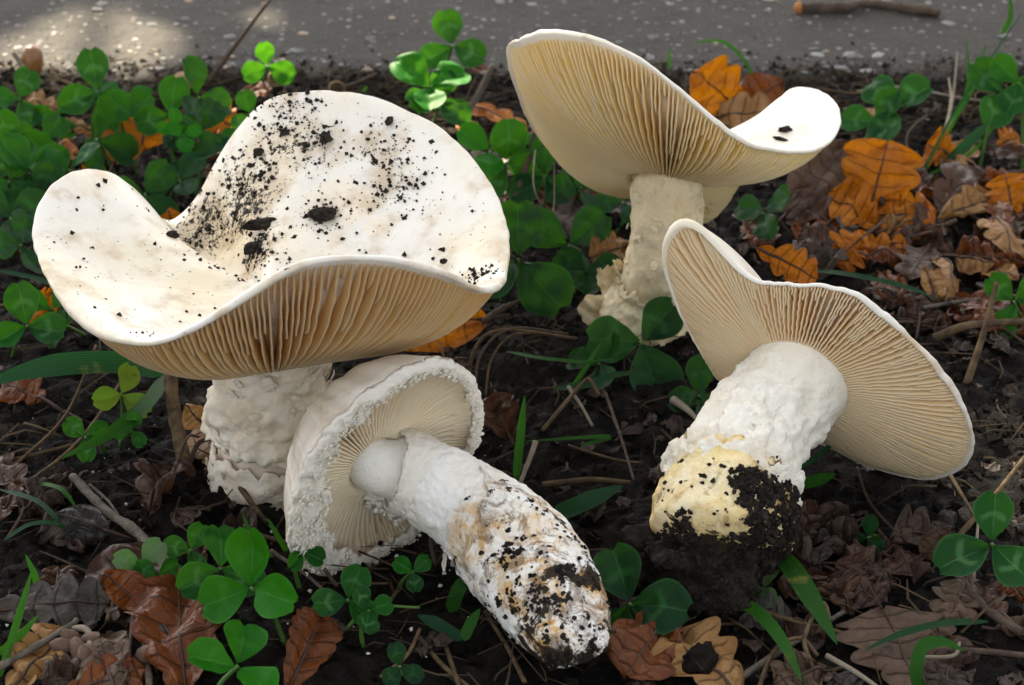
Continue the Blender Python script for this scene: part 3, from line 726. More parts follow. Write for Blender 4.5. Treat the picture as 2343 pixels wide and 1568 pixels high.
def tst4(vx, vy, p):
    a = noise.noise(p * 1.7 + Vector((7, 1, 0))) + .7 * noise.noise(p * 4.5); al = ((vx - 1090) * .62 + (vy - 1175) * .78) / 390
    return 1.0 if a + al * .6 - .72 > 0 else .03 * sstep(0, .2, al)
crust('clod_crumbs', root3, B3, part(root3, 'soil_clod'), lambda a, b, p: 1.0, 900, .085, 33, (1430, 1180, 1830, 1420))
crust('soil_crust', root4, B4, part(root4, 'stem') + part(root4, 'volva'), tst4, 900, .055, 32, (1030, 1130, 1400, 1530))

# ---------------------------------------------------------------- soil on the big cap
def cap_place(i):
    if i % 4 == 0:
        q = random.uniform(0, 2 * math.pi); p = c1.T(q, random.uniform(.1, .93)); return p
    c, r, a = random.choice(hits); p = c + Vector((random.gauss(0, 1), random.gauss(0, 1), random.gauss(0, .6))) * r * .6
    h = bvh1.find_nearest(p); return h[0]
crumbs('cap_soil_crumbs', 1800, cap_place, .014, .085, M['crumb'], 'black soil crumbs scattered over the largest white cap', 'soil')
def clod(vx, vy, sx, sy, label, bvh=bvh1, name='soil_lump', seed=0, rot=0):
    p, n_ = onto(bvh, vx, vy)
    if p is None: return
    me = rock_mesh(20 + seed, .6, 3); V = []
    for v in me.vertices:
        q = v.co * (1 + .35 * noise.noise(v.co * 3.1 + Vector((seed, 0, 0))))
        x, y = q.x * math.cos(rot) - q.y * math.sin(rot), q.x * math.sin(rot) + q.y * math.cos(rot)
        V.append(p + Vector((q.x * sx * math.cos(rot) - q.y * sy * math.sin(rot), q.x * sx * math.sin(rot) + q.y * sy * math.cos(rot), q.z * min(sx, sy) * 1.25 + min(sx, sy) * .35)))
    tag(build(name, V, [tuple(f.vertices) for f in me.polygons], M['crumb'], None, p, smooth=False), label, 'soil', 'soil lumps on the caps')
clod(740, 497, .28, .2, 'biggest oval soil lump on the pale bare patch of the large cap', seed=1, rot=.3)
clod(600, 517, .42, .16, 'long flat soil smear in the hollow of the large cap', seed=2, rot=.25)
clod(577, 575, .18, .2, 'round soil lump just behind the raised front rim of the large cap', seed=3)
clod(650, 308, .13, .1, 'small soil lump near the upper back edge of the large cap', seed=4)
clod(745, 318, .14, .26, 'upright soil smudge high on the back of the large cap', seed=5)
clod(393, 541, .14, .11, 'soil lump in the notch of the large cap', seed=6)
clod(592, 353, .12, .14, 'soil lump beside a brown stain on the large cap', seed=8)
clod(1016, 601, .09, .07, 'small soil lump on the right rim of the large cap', seed=9)
clod(890, 280, .09, .18, 'narrow soil streak near the back rim of the large cap', seed=10)
bvh2 = cap_bvh(c2)
clod(1797, 300, .15, .1, 'black crumb on the upturned flap of the yellowish cap', bvh2, seed=12)
clod(1785, 320, .2, .06, 'thin black sliver on the flap of the yellowish cap', bvh2, seed=13, rot=-.5)

# ---------------------------------------------------------------- the oak across the path: its low bough shades the ground, with a few gaps
gaps = [(60, 137, .35, 1.1), (130, 120, .35, 1.4), (190, 100, .35, 1.7), (240, 78, .35, 1.7), (290, 100, .35, 1.6), (225, 122, .35, 1.3), (345, 95, .35, .8),
        (613, 128, 1.7, 1.3), (600, 40, .35, .3), (962, 172, 2.1, 1.3), (1035, 190, 2.0, 1.1), (505, 272, .8, 1.15), (600, 200, .8, .4),
        (2310, 930, .2, .25), (2250, 1075, .2, .3), (2315, 1150, .2, .35), (2330, 1020, .2, .25)]
sx_ = SUN.cross(Vector((0, 0, 1))).normalized(); sy_ = sx_.cross(SUN).normalized()
hol = []
for vx, vy, z, r in gaps:
    p = PZ(vx, vy, z); hol.append((p.dot(sx_), p.dot(sy_), r))
hol_a = np.array(hol)
step = .5
GX, GY = np.meshgrid(np.arange(-48, 48, step), np.arange(-26, 40, step), indexing='ij')
cov = np.zeros(GX.shape, dtype=bool)
for hx, hy, hr in hol: cov |= (GX - hx) ** 2 + (GY - hy) ** 2 < (hr + .15) ** 2
DIST = 150.0
VV, FF = [], []
rc = random.Random(3)
def add_leaf(cx, cy, r, dep):
    c = sx_ * cx + sy_ * cy + SUN * dep
    a0 = rc.uniform(0, 6.28); b = len(VV); tilt = Vector((rc.gauss(0, .35), rc.gauss(0, .35), rc.gauss(0, .35)))
    nn = (SUN + tilt).normalized(); t = nn.orthogonal().normalized(); u = nn.cross(t)
    VV.append(c + nn * r * .12)
    for k in range(10):
        a = a0 + k * math.pi / 5; rr = r * (1.22 if k % 2 == 0 else 1.05); VV.append(c + (t * math.cos(a) + u * math.sin(a)) * rr)
    for k in range(10): FF.append((b, b + 1 + k, b + 1 + (k + 1) % 10))
order = list(np.argwhere(~cov)); rc.shuffle(order)
for ix, iy in order:
    if cov[ix, iy]: continue
    x, y = GX[ix, iy] + rc.uniform(-.3, .3), GY[ix, iy] + rc.uniform(-.3, .3)
    dm = (np.hypot(hol_a[:, 0] - x, hol_a[:, 1] - y) - hol_a[:, 2]).min()
    r = min(3.2, max(.28, dm / 1.22)) * rc.uniform(.85, 1.0)
    cov |= (GX - x) ** 2 + (GY - y) ** 2 < (r * .86) ** 2
    add_leaf(x, y, r, DIST + rc.uniform(-9, 12))
cb = SUN * DIST
tb = Vector((cb.x - 25, 190, 0))
oak = thing('oak_tree', tb, 'leafy oak standing on the far side of the asphalt path', 'tree')
TP = [tb + Vector((0, 0, -3)), tb + Vector((1, -1, 40)), tb + Vector((4, -6, 85)), Vector((cb.x - 6, 150, 118)), Vector((cb.x + 5, 128, cb.z + 16))]
V, F, _a = tube(TP, lambda t: 5.5 - 4.6 * t, 20, 40, lambda p, t, q: .3 * noise.noise(p * .3)); build('trunk', V, F, M['bark'], oak, tb)
for k in range(7):
    a = crom(TP, .55 + .06 * k); e = SUN * (DIST + 12) + sx_ * rc.uniform(-40, 40) + sy_ * rc.uniform(-10, 36)
    V, F, _a = tube([a, lerp(a, e, .5) + SUN * 8, e + SUN * 5], lambda t: 1.0 - .75 * t, 8, 12); build('branch', V, F, M['bark'], oak, tb)
for k in range(500):          # leaves all round the bough, above the shading layer
    add_leaf(rc.uniform(-50, 50), rc.gauss(6, 17), rc.uniform(1.8, 3.2), DIST + rc.uniform(0, 45)) if False else None
build('crown', VV, FF, M['crown'], oak, tb, smooth=False)

# ---------------------------------------------------------------- plants and litter
def leaf_mesh(base, tip, nhint, width, outline, nt_=12, ns=4, fold=.15, curl=.0, cup=0.0, wave=.03, slant=.0, seed=0, roll=0.0, notch=0.0):
    ax = tip - base; L = ax.length; ax = ax.normalized(); n = (nhint - ax * nhint.dot(ax)).normalized(); sd = ax.cross(n)
    V, UVs = [], []
    m = 2 * ns + 1
    for i in range(nt_ + 1):
        t = i / nt_
        for j in range(m):
            s = (j - ns) / ns; w_ = outline(t, 1 if s >= 0 else -1) * width * .5
            x = s * w_; al = t * L + slant * L * abs(s) ** 1.3 * math.sin(math.pi * min(1, t * 1.05)) * (1 - t * .6)
            al -= notch * L * (1 - abs(s)) * t ** 7
            z = fold * abs(x) + curl * L * (math.sin(math.pi * t)) + cup * L * (t - .5) ** 2 + wave * width * noise.noise(Vector((t * 4 + seed, s * 2, seed * 1.7)))
            z += roll * x * abs(x) / max(width, .01)
            V.append(base + ax * al + sd * x + n * z); UVs.append((t, .5 + .5 * s))
    return V, grid_faces(nt_ + 1, m), UVs
def o_clover(t, sgn):
    return max(.05, math.sin(math.pi * (t * .95) ** 1.22) ** .68)
def o_oak(seed, lobes=4, deep=.42):
    r_ = random.Random(seed); ph = [r_.uniform(-.09, .09), r_.uniform(-.09, .09)]
    def f(t, sgn):
        env = (t ** .75) * (1 - t) ** .42 * 2.0 if t < .995 else .12
        k = abs(math.sin(math.pi * (t * lobes + .12 + ph[0 if sgn > 0 else 1]))) ** .62
        return max(.03, env * (1 - deep + deep * k))
    return f
def o_ovate(t, sgn): return max(.03, math.sin(math.pi * t ** .8) ** .8)
def polytube(P, r0, r1, mat, name, root=None, base=None, nq=6, nl=14, rough=.0):
    V, F, A_ = tube(P, lambda t: r0 + (r1 - r0) * t, nq, nl, (lambda p, t, q: rough * noise.noise(p * 3)) if rough else None, 0, 1, True, True)
    return build(name, V, F, mat, root, base if base is not None else P[0])
def petiole_base(J, dx=0.0, dy=0.0):
    x, y = J.x + dx, J.y + dy; return Vector((x, y, (gz(x, y) if y < ROAD_Y else ROAD_Z) - .1))

def ovl(t, sgn): return max(.05, (1 - .25 * t) * (1 - max(0, t - .8) * 2.2) * (1 + .25 * noise.noise(Vector((t * 9, sgn * 4, 1)))))
for k, (a, b, w_, nh) in enumerate(FL):
    V, F, UVs = leaf_mesh(PG(*a), PG(*b), Vector(nh), w_, ovl, 24, 6, -.3, -.08, .3, .35, 0, k * 3.3)
    build('torn_flap', V, F, M['stem2'], root2, B2, uv=UVs, attr={'dirt': [.2] * len(V)})
for k, (a, b, w_, nh) in enumerate([((1050, 1195, .9), (1022, 1312, .75), .45, (-1, -.6, .2)), ((1100, 1260, 1.2), (1035, 1300, 1.0), .9, (-.3, -1, .5))]):
    V, F, UVs = leaf_mesh(PG(*a), PG(*b), Vector(nh), w_, ovl, 24, 6, .2, .06, .1, .3, 0, k * 2.3)
    build('torn_flap', V, F, M['stem4'], root4, B4, uv=UVs, attr={'dirt': [.25] * len(V)})
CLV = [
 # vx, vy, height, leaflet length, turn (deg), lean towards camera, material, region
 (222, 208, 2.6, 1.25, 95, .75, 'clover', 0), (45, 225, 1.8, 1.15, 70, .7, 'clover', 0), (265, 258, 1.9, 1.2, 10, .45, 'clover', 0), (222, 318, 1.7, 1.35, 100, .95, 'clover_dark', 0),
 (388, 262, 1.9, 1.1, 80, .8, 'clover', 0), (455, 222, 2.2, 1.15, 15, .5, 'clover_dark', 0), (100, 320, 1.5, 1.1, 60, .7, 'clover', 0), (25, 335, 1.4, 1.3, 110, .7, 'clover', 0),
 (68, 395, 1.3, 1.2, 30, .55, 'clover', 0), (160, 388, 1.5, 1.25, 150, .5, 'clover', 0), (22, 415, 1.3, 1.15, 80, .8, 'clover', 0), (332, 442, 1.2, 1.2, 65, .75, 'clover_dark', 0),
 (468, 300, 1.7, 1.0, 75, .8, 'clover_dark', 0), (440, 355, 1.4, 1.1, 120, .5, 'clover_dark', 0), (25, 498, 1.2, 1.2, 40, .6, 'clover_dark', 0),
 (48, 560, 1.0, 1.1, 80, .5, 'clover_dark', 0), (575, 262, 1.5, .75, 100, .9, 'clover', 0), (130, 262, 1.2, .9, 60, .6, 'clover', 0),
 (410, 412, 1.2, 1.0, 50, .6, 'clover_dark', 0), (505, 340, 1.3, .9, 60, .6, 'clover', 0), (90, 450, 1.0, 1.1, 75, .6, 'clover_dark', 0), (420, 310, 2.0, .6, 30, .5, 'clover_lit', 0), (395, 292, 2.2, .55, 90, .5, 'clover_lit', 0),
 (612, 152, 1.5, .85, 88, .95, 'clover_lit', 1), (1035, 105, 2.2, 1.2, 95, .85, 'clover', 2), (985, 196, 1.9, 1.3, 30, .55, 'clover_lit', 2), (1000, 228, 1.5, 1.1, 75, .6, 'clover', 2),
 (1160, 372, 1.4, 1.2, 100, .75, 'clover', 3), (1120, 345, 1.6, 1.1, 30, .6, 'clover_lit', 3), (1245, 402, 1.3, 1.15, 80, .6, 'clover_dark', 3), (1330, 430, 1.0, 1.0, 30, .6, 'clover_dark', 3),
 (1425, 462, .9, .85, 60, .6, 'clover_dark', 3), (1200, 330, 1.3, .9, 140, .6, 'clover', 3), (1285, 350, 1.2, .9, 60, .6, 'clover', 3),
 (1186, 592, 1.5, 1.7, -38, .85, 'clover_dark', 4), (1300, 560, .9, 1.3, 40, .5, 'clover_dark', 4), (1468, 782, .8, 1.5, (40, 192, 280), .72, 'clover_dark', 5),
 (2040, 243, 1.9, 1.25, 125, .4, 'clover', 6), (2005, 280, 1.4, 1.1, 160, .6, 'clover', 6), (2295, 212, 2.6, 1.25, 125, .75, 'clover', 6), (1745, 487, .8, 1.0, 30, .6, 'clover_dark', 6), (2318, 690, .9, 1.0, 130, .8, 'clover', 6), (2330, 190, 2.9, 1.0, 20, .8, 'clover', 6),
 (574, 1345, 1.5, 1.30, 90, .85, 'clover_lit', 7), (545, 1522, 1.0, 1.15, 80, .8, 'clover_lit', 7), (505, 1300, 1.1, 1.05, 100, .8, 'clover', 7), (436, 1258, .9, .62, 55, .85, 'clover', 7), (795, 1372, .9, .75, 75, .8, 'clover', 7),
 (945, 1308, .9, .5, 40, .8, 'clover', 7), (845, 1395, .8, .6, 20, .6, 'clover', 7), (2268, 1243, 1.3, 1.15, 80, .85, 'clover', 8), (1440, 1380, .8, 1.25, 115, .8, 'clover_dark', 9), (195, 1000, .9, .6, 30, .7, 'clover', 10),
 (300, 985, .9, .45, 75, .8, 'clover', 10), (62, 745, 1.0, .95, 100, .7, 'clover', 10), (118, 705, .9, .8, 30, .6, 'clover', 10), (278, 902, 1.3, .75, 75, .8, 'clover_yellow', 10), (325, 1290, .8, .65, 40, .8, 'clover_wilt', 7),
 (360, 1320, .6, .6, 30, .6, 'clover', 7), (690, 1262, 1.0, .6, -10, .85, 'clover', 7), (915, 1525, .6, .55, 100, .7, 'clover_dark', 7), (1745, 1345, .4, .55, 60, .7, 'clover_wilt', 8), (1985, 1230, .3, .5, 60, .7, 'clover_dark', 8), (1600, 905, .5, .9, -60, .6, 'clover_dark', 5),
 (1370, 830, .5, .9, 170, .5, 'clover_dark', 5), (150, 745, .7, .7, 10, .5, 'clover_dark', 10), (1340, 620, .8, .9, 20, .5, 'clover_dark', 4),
]
REG = {0: ('green clover leaf in the patch behind the large cap', 'clover patch behind the large cap'), 1: ('small sunlit clover leaf on a tall pale stalk at the path edge', None),
 2: ('bright clover leaf standing between the two tall caps at the path edge', 'clover between the tall caps'), 3: ('low clover leaf growing beneath the left edge of the yellowish cap', 'clover beneath the yellowish cap'),
 4: ('large dark clover leaf beside the right rim of the largest cap', 'clover beside the largest rim'), 5: ('deep green shaded clover leaf at the torn foot of the yellowish mushroom', 'clover at the torn foot'),
 6: ('clover leaf among orange oak leaves near the path on the right', 'clover among the oak leaves'), 7: ('clover leaf in the dark soil near the lying small mushroom', 'clover near the lying mushroom'),
 8: ('clover leaf in the shaded litter beyond the uprooted bulb', 'clover beyond the bulb'), 9: ('dark clover leaf between the lying stem tip and soil ball', None), 10: ('small clover leaf beside the stem under the left of the largest cap', 'clover left of the thick stem')}
OWN = {(222, 208): 'clover leaf standing tallest above the patch, against the asphalt', (45, 225): 'clover leaf just below the acorn at the path edge', (222, 318): 'broad dark clover leaf in the middle of the patch behind the large cap',
 (455, 222): 'dark clover leaf spread flat at the foot of the thin leaning twig', (332, 442): 'dark paired clover leaf right above the notch of the largest cap', (575, 262): 'small round clover leaf touching the back rim of the largest cap',
 (420, 310): 'tiny fresh clover sprout in the patch', (395, 292): 'tiny fresh clover sprout beside an upright orange leaf', (48, 560): 'shaded clover leaf at the left bulge of the largest cap', (388, 262): 'clover leaf right of the upright orange leaf in the patch',
 (505, 340): 'clover leaf beneath the glowing orange leaf', (160, 388): 'clover leaf lying over the raised left lobe of the largest cap', (130, 262): 'small clover leaf beside the tan oak leaf at the path edge',
 (1035, 105): 'highest clover leaf between the caps, standing against the asphalt', (985, 196): 'brightest sunlit clover leaf beside the grey leaning stalk', (1000, 228): 'clover leaf under the brightest sunlit one',
 (1160, 372): 'clover leaf touching the back right rim of the largest cap', (1120, 345): 'fresh green clover leaf beside the small orange leaf sliver', (1245, 402): 'dark clover leaf behind the dark split twig', (1330, 430): 'dark clover leaf beneath the lowest yellowish gills', (1425, 462): 'small dark clover leaf beside the yellowish stem', (1200, 330): 'clover leaf left of the dark split twig', (1285, 350): 'clover leaf half hidden behind the yellowish cap',
 (1186, 592): 'largest clover leaf, dark, with one bitten leaflet beside the largest rim', (1300, 560): 'dark clover leaf between largest rim and yellowish stem', (1340, 620): 'small dark clover leaf left of the torn yellowish foot',
 (1468, 782): 'big dark clover leaf spread before the torn yellowish foot', (1600, 905): 'dark clover leaf tucked under the left lobe of the uprooted cap', (1370, 830): 'small dark clover leaf among straws in front of the torn foot',
 (2040, 243): 'clover leaf with folded leaflets beyond the yellowish flap', (2005, 280): 'lower clover leaf beyond the yellowish flap', (2295, 212): 'clover leaf hanging beside the tall grass stem', (1745, 487): 'dark clover leaf between the yellowish gills and uprooted cap', (2318, 690): 'clover leaf behind the upright rusty straw', (2330, 190): 'clover leaf behind the tall grass stem',
 (574, 1345): 'largest bright clover leaf in front, above the rust leaf', (545, 1522): 'bright clover leaf below the largest bright one', (505, 1300): 'clover leaf just behind the largest bright one', (436, 1258): 'small four-square clover leaf beside the long pale twig', (795, 1372): 'small clover leaf beneath the shaggy lower rim', (945, 1308): 'tiny clover leaf under the lower gills near the rusty stalk', (845, 1395): 'small clover leaf on a thin green stalk left of the lying stem', (325, 1290): 'greyish wilted clover leaf by the end of the long pale twig', (360, 1320): 'low clover leaf beside the wilted one', (690, 1262): 'clover leaf overlapping the shaggy rim of the lying cap', (915, 1525): 'dark little clover leaf left of the lying stem tip',
 (2268, 1243): 'large clover leaf under the leaning straw', (1745, 1345): 'pale wilted leaf beside the soil ball', (1985, 1230): 'tiny dark clover leaf in the litter under the uprooted cap',
 (195, 1000): 'small clover leaf beneath the drooping yellow-tipped blade', (300, 985): 'tiny clover leaf beside the thick dry stalk', (62, 745): 'clover leaf next to the orange leaf under the left bulge', (118, 705): 'clover leaf above the orange leaf under the left bulge', (278, 902): 'yellowing clover leaf between two grass blades', (150, 745): 'dark clover leaf behind the broad dark blade'}
for i, (vx, vy, h, L, ph, lean, mt, rg) in enumerate(CLV):
    J = PG(vx, vy, h); rr = random.Random(i * 7 + 1); L *= {0: .92, 7: .86}.get(rg, .95)
    lab, grp = REG[rg]; base = petiole_base(J, rr.uniform(-.6, .6), rr.uniform(-.2, .9))
    cnt = sum(1 for c in CLV if c[7] == rg)
    if (vx, vy) in OWN: lab = OWN[(vx, vy)]
    root = thing('clover', base, lab, 'clover', grp if cnt > 1 else None)
    tocam = (CAM - J).normalized(); N = (Vector((0, 0, 1)) * (1 - lean) + tocam * lean + Vector((rr.gauss(0, .32), rr.gauss(0, .2), rr.gauss(0, .15)))).normalized()
    ex = (Vector((1, 0, 0)) - N * N.x).normalized(); ey = N.cross(ex)
    for k in range(3):
        a = math.radians((ph[k] if isinstance(ph, tuple) else ph + 120 * k) + rr.uniform(-12, 12)); d = ex * math.cos(a) + ey * math.sin(a)
        l = L * rr.uniform(.9, 1.1); b = J + d * L * .05; tip = b + d * l + N * rr.uniform(-.15, .45) * l
        V, F, UVs = leaf_mesh(b, tip, N, l * rr.uniform(.78, .92), o_clover, 12, 4, rr.uniform(.05, .6), rr.uniform(-.14, .06), rr.uniform(-.3, .15), .10, 0, i * 3 + k, 0, .07)
        build('leaflet', V, F, M[mt], root, base, uv=UVs)
    mid = lerp(base, J, .55) + Vector((rr.uniform(-.2, .2), rr.uniform(-.1, .25), 0))
    polytube([base, mid, J - N * .02], .055, .04, M['petiole'], 'petiole', root, base)

def oak_leaf(bv, hb, tv, ht, width, mt, label, group=None, nh=None, seed=0, lobes=4, deep=.52, fold=.12, curl=.06, cup=0.0, wave=.17, stalk=.6, name='oak_leaf', outline=None, roll=0.0, slant=.10, vm='vein_dark'):
    b, t = PG(*bv, hb), PG(*tv, ht); base = Vector((b.x, b.y, min(b.z, t.z)))
    root = thing(name, base, label, 'leaf', group)
    nh = Vector(nh) if nh else Vector((0, -.25, 1))
    ol = outline or o_oak(seed, lobes, deep)
    V, F, UVs = leaf_mesh(b, t, nh, width, ol, 40, 6, fold, curl, cup, wave, slant if outline is None else 0.03, seed * 1.37 + .5, roll)
    bl = build('blade', V, F, M[mt], root, base, uv=UVs)
    m = 13; mid = [Vector(V[i * m + 6]) for i in range(0, 41, 5)]
    n = (nh - (t - b).normalized() * nh.dot((t - b).normalized())).normalized()
    P = [v + n * .012 for v in mid]
    if stalk: P = [b - (t - b).normalized() * stalk - n * .08 * stalk] + P
    polytube(P, .05, .012, M[vm], 'midrib', bl, base, 5, 24)
    return root
OL = lambda *a, **k: oak_leaf(*a, **k)
OL((1985, 500), .4, (2030, 322), 2.1, 2.6, 'oak_orange', 'large upright orange oak leaf with a pale torn patch, right of the yellowish cap', nh=(-.1, -1, .45), seed=3, lobes=3, deep=.30, stalk=.7)
OL((2010, 525), .3, (1890, 452), .9, 1.9, 'oak_orange', 'orange oak leaf folded under the large upright orange leaf', nh=(.1, -.5, 1), seed=5, lobes=3, fold=.4)
OL((1985, 520), .3, (2140, 480), .7, 1.6, 'oak_orange', 'orange oak leaf spreading right from below the large upright leaf', nh=(.1, -.5, 1), seed=9, lobes=4, fold=.3)
OL((1700, 262), .9, (1590, 165), 2.2, 2.2, 'oak_orange', 'orange oak leaf propped behind the curved rim of the yellowish cap', nh=(.2, -1, .5), seed=12, lobes=3, deep=.35)
OL((1600, 268), .8, (1775, 262), 1.3, 1.8, 'oak_tan', 'tan oak leaf lying below the propped leaf at the yellowish cap', nh=(0, -.6, 1), seed=14, lobes=3, vm='vein_dark')
OL((1690, 252), 1.0, (1795, 185), 1.9, 1.5, 'oak_rust', 'dark brown ovate leaf next to the yellowish cap flap', nh=(-.2, -1, .5), seed=15, outline=o_ovate, name='fallen_leaf')
OL((1728, 568), 2.9, (1868, 640), 2.3, 1.15, 'oak_orange', 'small lobed orange oak leaf resting on the back of the uprooted cap', nh=(.3, -1, .7), seed=17, lobes=4, deep=.5, stalk=.2)
OL((1810, 478), .6, (1945, 325), 1.7, 1.9, 'oak_dull', 'long dull brown leaf slanting up beside the right end of the yellowish cap', nh=(.4, -.8, .7), seed=18, outline=o_ovate, name='fallen_leaf')
OL((1900, 520), .5, (1815, 440), 1.0, 1.7, 'oak_brown', 'dark brown oak leaf under the slanting dull leaf', nh=(-.1, -.7, 1), seed=19)
OL((1905, 500), .6, (1835, 575), .2, 1.6, 'oak_rust', 'rusty oak leaf hanging down above the uprooted cap', nh=(0, -.8, .8), seed=20)
OL((1985, 535), .8, (1905, 600), .4, 1.5, 'oak_orange', 'rusty orange oak leaf with deep lobes in the middle of the leaf heap', nh=(0, -.8, .8), seed=22, deep=.55)
OL((2040, 505), .5, (2105, 545), .4, 1.3, 'oak_orange', 'curled orange oak leaf at the lower edge of the leaf heap', nh=(0, -.8, .8), seed=23)
OL((2230, 330), .4, (2155, 372), .5, 1.6, 'oak_tan', 'pale tan oak leaf lying beside the tall grass stem', seed=24)
OL((2290, 400), .5, (2215, 425), .4, 1.5, 'oak_dull', 'dull brown oak leaf beyond the tall grass stem', seed=25)
OL((2320, 500), .4, (2300, 400), 1.2, 1.5, 'oak_orange', 'orange oak leaf standing on edge at the far right of the heap', nh=(-.5, -.8, .5), seed=26)
OL((2180, 360), .5, (2120, 330), .8, 1.6, 'oak_orange', 'orange oak leaf under the clover near the path', nh=(0, -.8, .8), seed=27)
OL((2240, 470), .3, (2150, 430), .5, 1.7, 'oak_tan', 'tan crumpled oak leaf below the tall grass stem', seed=28, wave=.2)
OL((2280, 340), .5, (2330, 310), .9, 1.3, 'oak_orange', 'small orange oak leaf next to the path edge', seed=29)
OL((1945, 255), .4, (1990, 275), .7, 1.2, 'oak_tan', 'pale tan leaf edge behind the flap of the yellowish cap', seed=30)
OL((2130, 560), .3, (2080, 640), .5, 1.3, 'oak_brown', 'brown leaf lying in the shade above the uprooted cap', seed=31)
OL((2270, 560), .3, (2330, 600), .3, 1.3, 'oak_brown', 'brown leaf in shade beneath the grey twig', seed=32)
OL((2170, 680), .3, (2290, 720), .5, 1.5, 'oak_rust', 'rusty oak leaf beside a small green leaf behind the uprooted cap', seed=33)
OL((2140, 695), .3, (2112, 610), 1.0, .9, 'oak_tan', 'pale cream curled leaf behind the uprooted cap', nh=(.5, -1, .5), seed=34, outline=o_ovate, name='fallen_leaf', fold=.5)
OL((2250, 620), .3, (2330, 640), .5, .9, 'oak_tan', 'yellow tan leaf scrap in front of the dark hollow', seed=35, outline=o_ovate, name='fallen_leaf')
OL((2185, 590), .5, (2275, 605), .6, .8, 'oak_tan', 'round tan leaf curl over the dried grass', seed=36, outline=o_ovate, name='fallen_leaf', fold=-.6)
OL((2300, 760), .3, (2180, 700), .4, 1.3, 'oak_rust', 'rust brown leaf behind the upper slope of the uprooted cap', seed=38)
# in front
OL((2105, 1590), .15, (2020, 1392), .35, 2.7, 'oak_dull', 'big flat dull brown oak leaf with pointed lobes on the dark soil', seed=41, lobes=4, deep=.40, fold=.03, curl=.02, wave=.08)
OL((1535, 1398), .5, (1432, 1548), .35, 1.75, 'oak_rust', 'glossy red brown oak leaf by the dirty tip of the lying stem', nh=(.15, -.4, 1), seed=43, lobes=3, deep=.3, stalk=.5)
OL((1690, 1600), .2, (1535, 1445), .35, 2.0, 'oak_tan', 'tan oak leaf carrying a ball of black soil', nh=(0, -.35, 1), seed=45, lobes=3, deep=.38)
OL((425, 1600), .2, (405, 1312), .8, 2.3, 'oak_rust', 'long rust brown oak leaf with toothed lobes below the thick stem', nh=(0, -.6, 1), seed=47, lobes=6, deep=.28)
OL((-30, 1400), .3, (250, 1378), .35, 1.35, 'oak_grey', 'soil-smeared grey brown oak leaf lying flat', nh=(0, -.6, 1), seed=49, lobes=4)
OL((20, 1590), .2, (150, 1448), .4, 1.5, 'oak_tan', 'pale tan oak leaf under the forked twig', nh=(0, -.6, 1), seed=50)
OL((270, 1600), .2, (225, 1450), .5, 1.25, 'oak_dull', 'dull pinkish brown oak leaf beside the bud cluster', nh=(0, -.6, 1), seed=51, lobes=3)
OL((130, 1600), .3, (330, 1530), .3, 1.1, 'oak_rust', 'dark rusty oak leaf along the lower edge beside the forked twig', nh=(0, -.6, 1), seed=52)
OL((655, 1590), .3, (735, 1405), .6, 1.15, 'oak_rust', 'small folded orange brown leaf with toothed edge', nh=(.4, -.7, 1), seed=53, lobes=7, deep=.18, fold=.5, outline=None)
OL((330, 1395), .3, (238, 1310), .9, .8, 'oak_rust', 'twisted little brown leaf standing above the grey leaf', nh=(.6, -.7, .3), seed=54, outline=o_ovate, name='fallen_leaf', fold=.6)
OL((200, 1380), .15, (400, 1250), .25, 1.5, 'oak_brown', 'flat dark brown leaf under the grey twig', nh=(0, -.4, 1), seed=55, outline=o_ovate, name='fallen_leaf')
OL((250, 1215), .4, (130, 1175), .9, .9, 'oak_black', 'black curled leaf with white mould spots', nh=(.2, -.8, .8), seed=56, outline=o_ovate, name='fallen_leaf', fold=-.7)
OL((1170, 1010), .2, (1120, 905), 1.0, 1.15, 'oak_brown', 'crumpled brown leaf right of the shaggy rim', nh=(.1, -.9, .6), seed=57, lobes=3, wave=.35, deep=.3)
OL((1070, 880), .3, (1040, 820), .9, .75, 'oak_dull', 'small torn tan leaf behind the shaggy rim', nh=(.1, -.9, .6), seed=58, lobes=3, wave=.3)
OL((1115, 728), .5, (860, 778), .4, 1.5, 'oak_orange', 'long orange leaf showing beneath the largest cap', nh=(0, -.7, .8), seed=59, outline=o_ovate, name='fallen_leaf')
OL((460, 960), .2, (520, 1075), .1, .9, 'oak_tan', 'yellowed leaf scrap leaning on the thick stem', nh=(-.6, -.8, .6), seed=60, outline=o_ovate, name='fallen_leaf', fold=.6)
OL((470, 975), .9, (425, 925), 1.4, .7, 'oak_tan', 'torn pale skin scrap beside the thick stem', nh=(-.3, -1, .3), seed=61, outline=o_ovate, name='fallen_leaf', fold=.3)
OL((2110, 1275), .3, (2170, 1205), 1.0, .7, 'oak_dull', 'small curled grey brown leaf below the uprooted cap', nh=(-.2, -1, .3), seed=62, outline=o_ovate, name='fallen_leaf', fold=.7)
OL((2030, 1240), .15, (2090, 1330), .2, 1.1, 'oak_brown', 'wrinkled dark leaf below the small curled leaf', seed=63, wave=.2)
OL((1900, 1310), .2, (2010, 1380), .25, 1.2, 'oak_brown', 'crumpled brown leaf above the big flat oak leaf', seed=64, wave=.3)
OL((2220, 1310), .25, (2170, 1420), .25, 1.2, 'oak_dull', 'pale brown oak leaf beside a soily twig', seed=65)
OL((2300, 1420), .25, (2200, 1350), .2, 1.3, 'oak_brown', 'dark leaf beneath the soily twig', seed=66)
OL((2350, 1370), .3, (2290, 1330), .5, .9, 'oak_rust', 'rusty leaf edge next to the big clover leaf', seed=67)
OL((1860, 1270), .1, (1960, 1230), .15, 1.2, 'oak_black', 'blackened leaf in the shade under the uprooted cap', seed=68)
OL((1690, 1420), .15, (1810, 1410), .15, 1.1, 'oak_grey', 'grey decayed oak leaf beside the soil ball', seed=69)
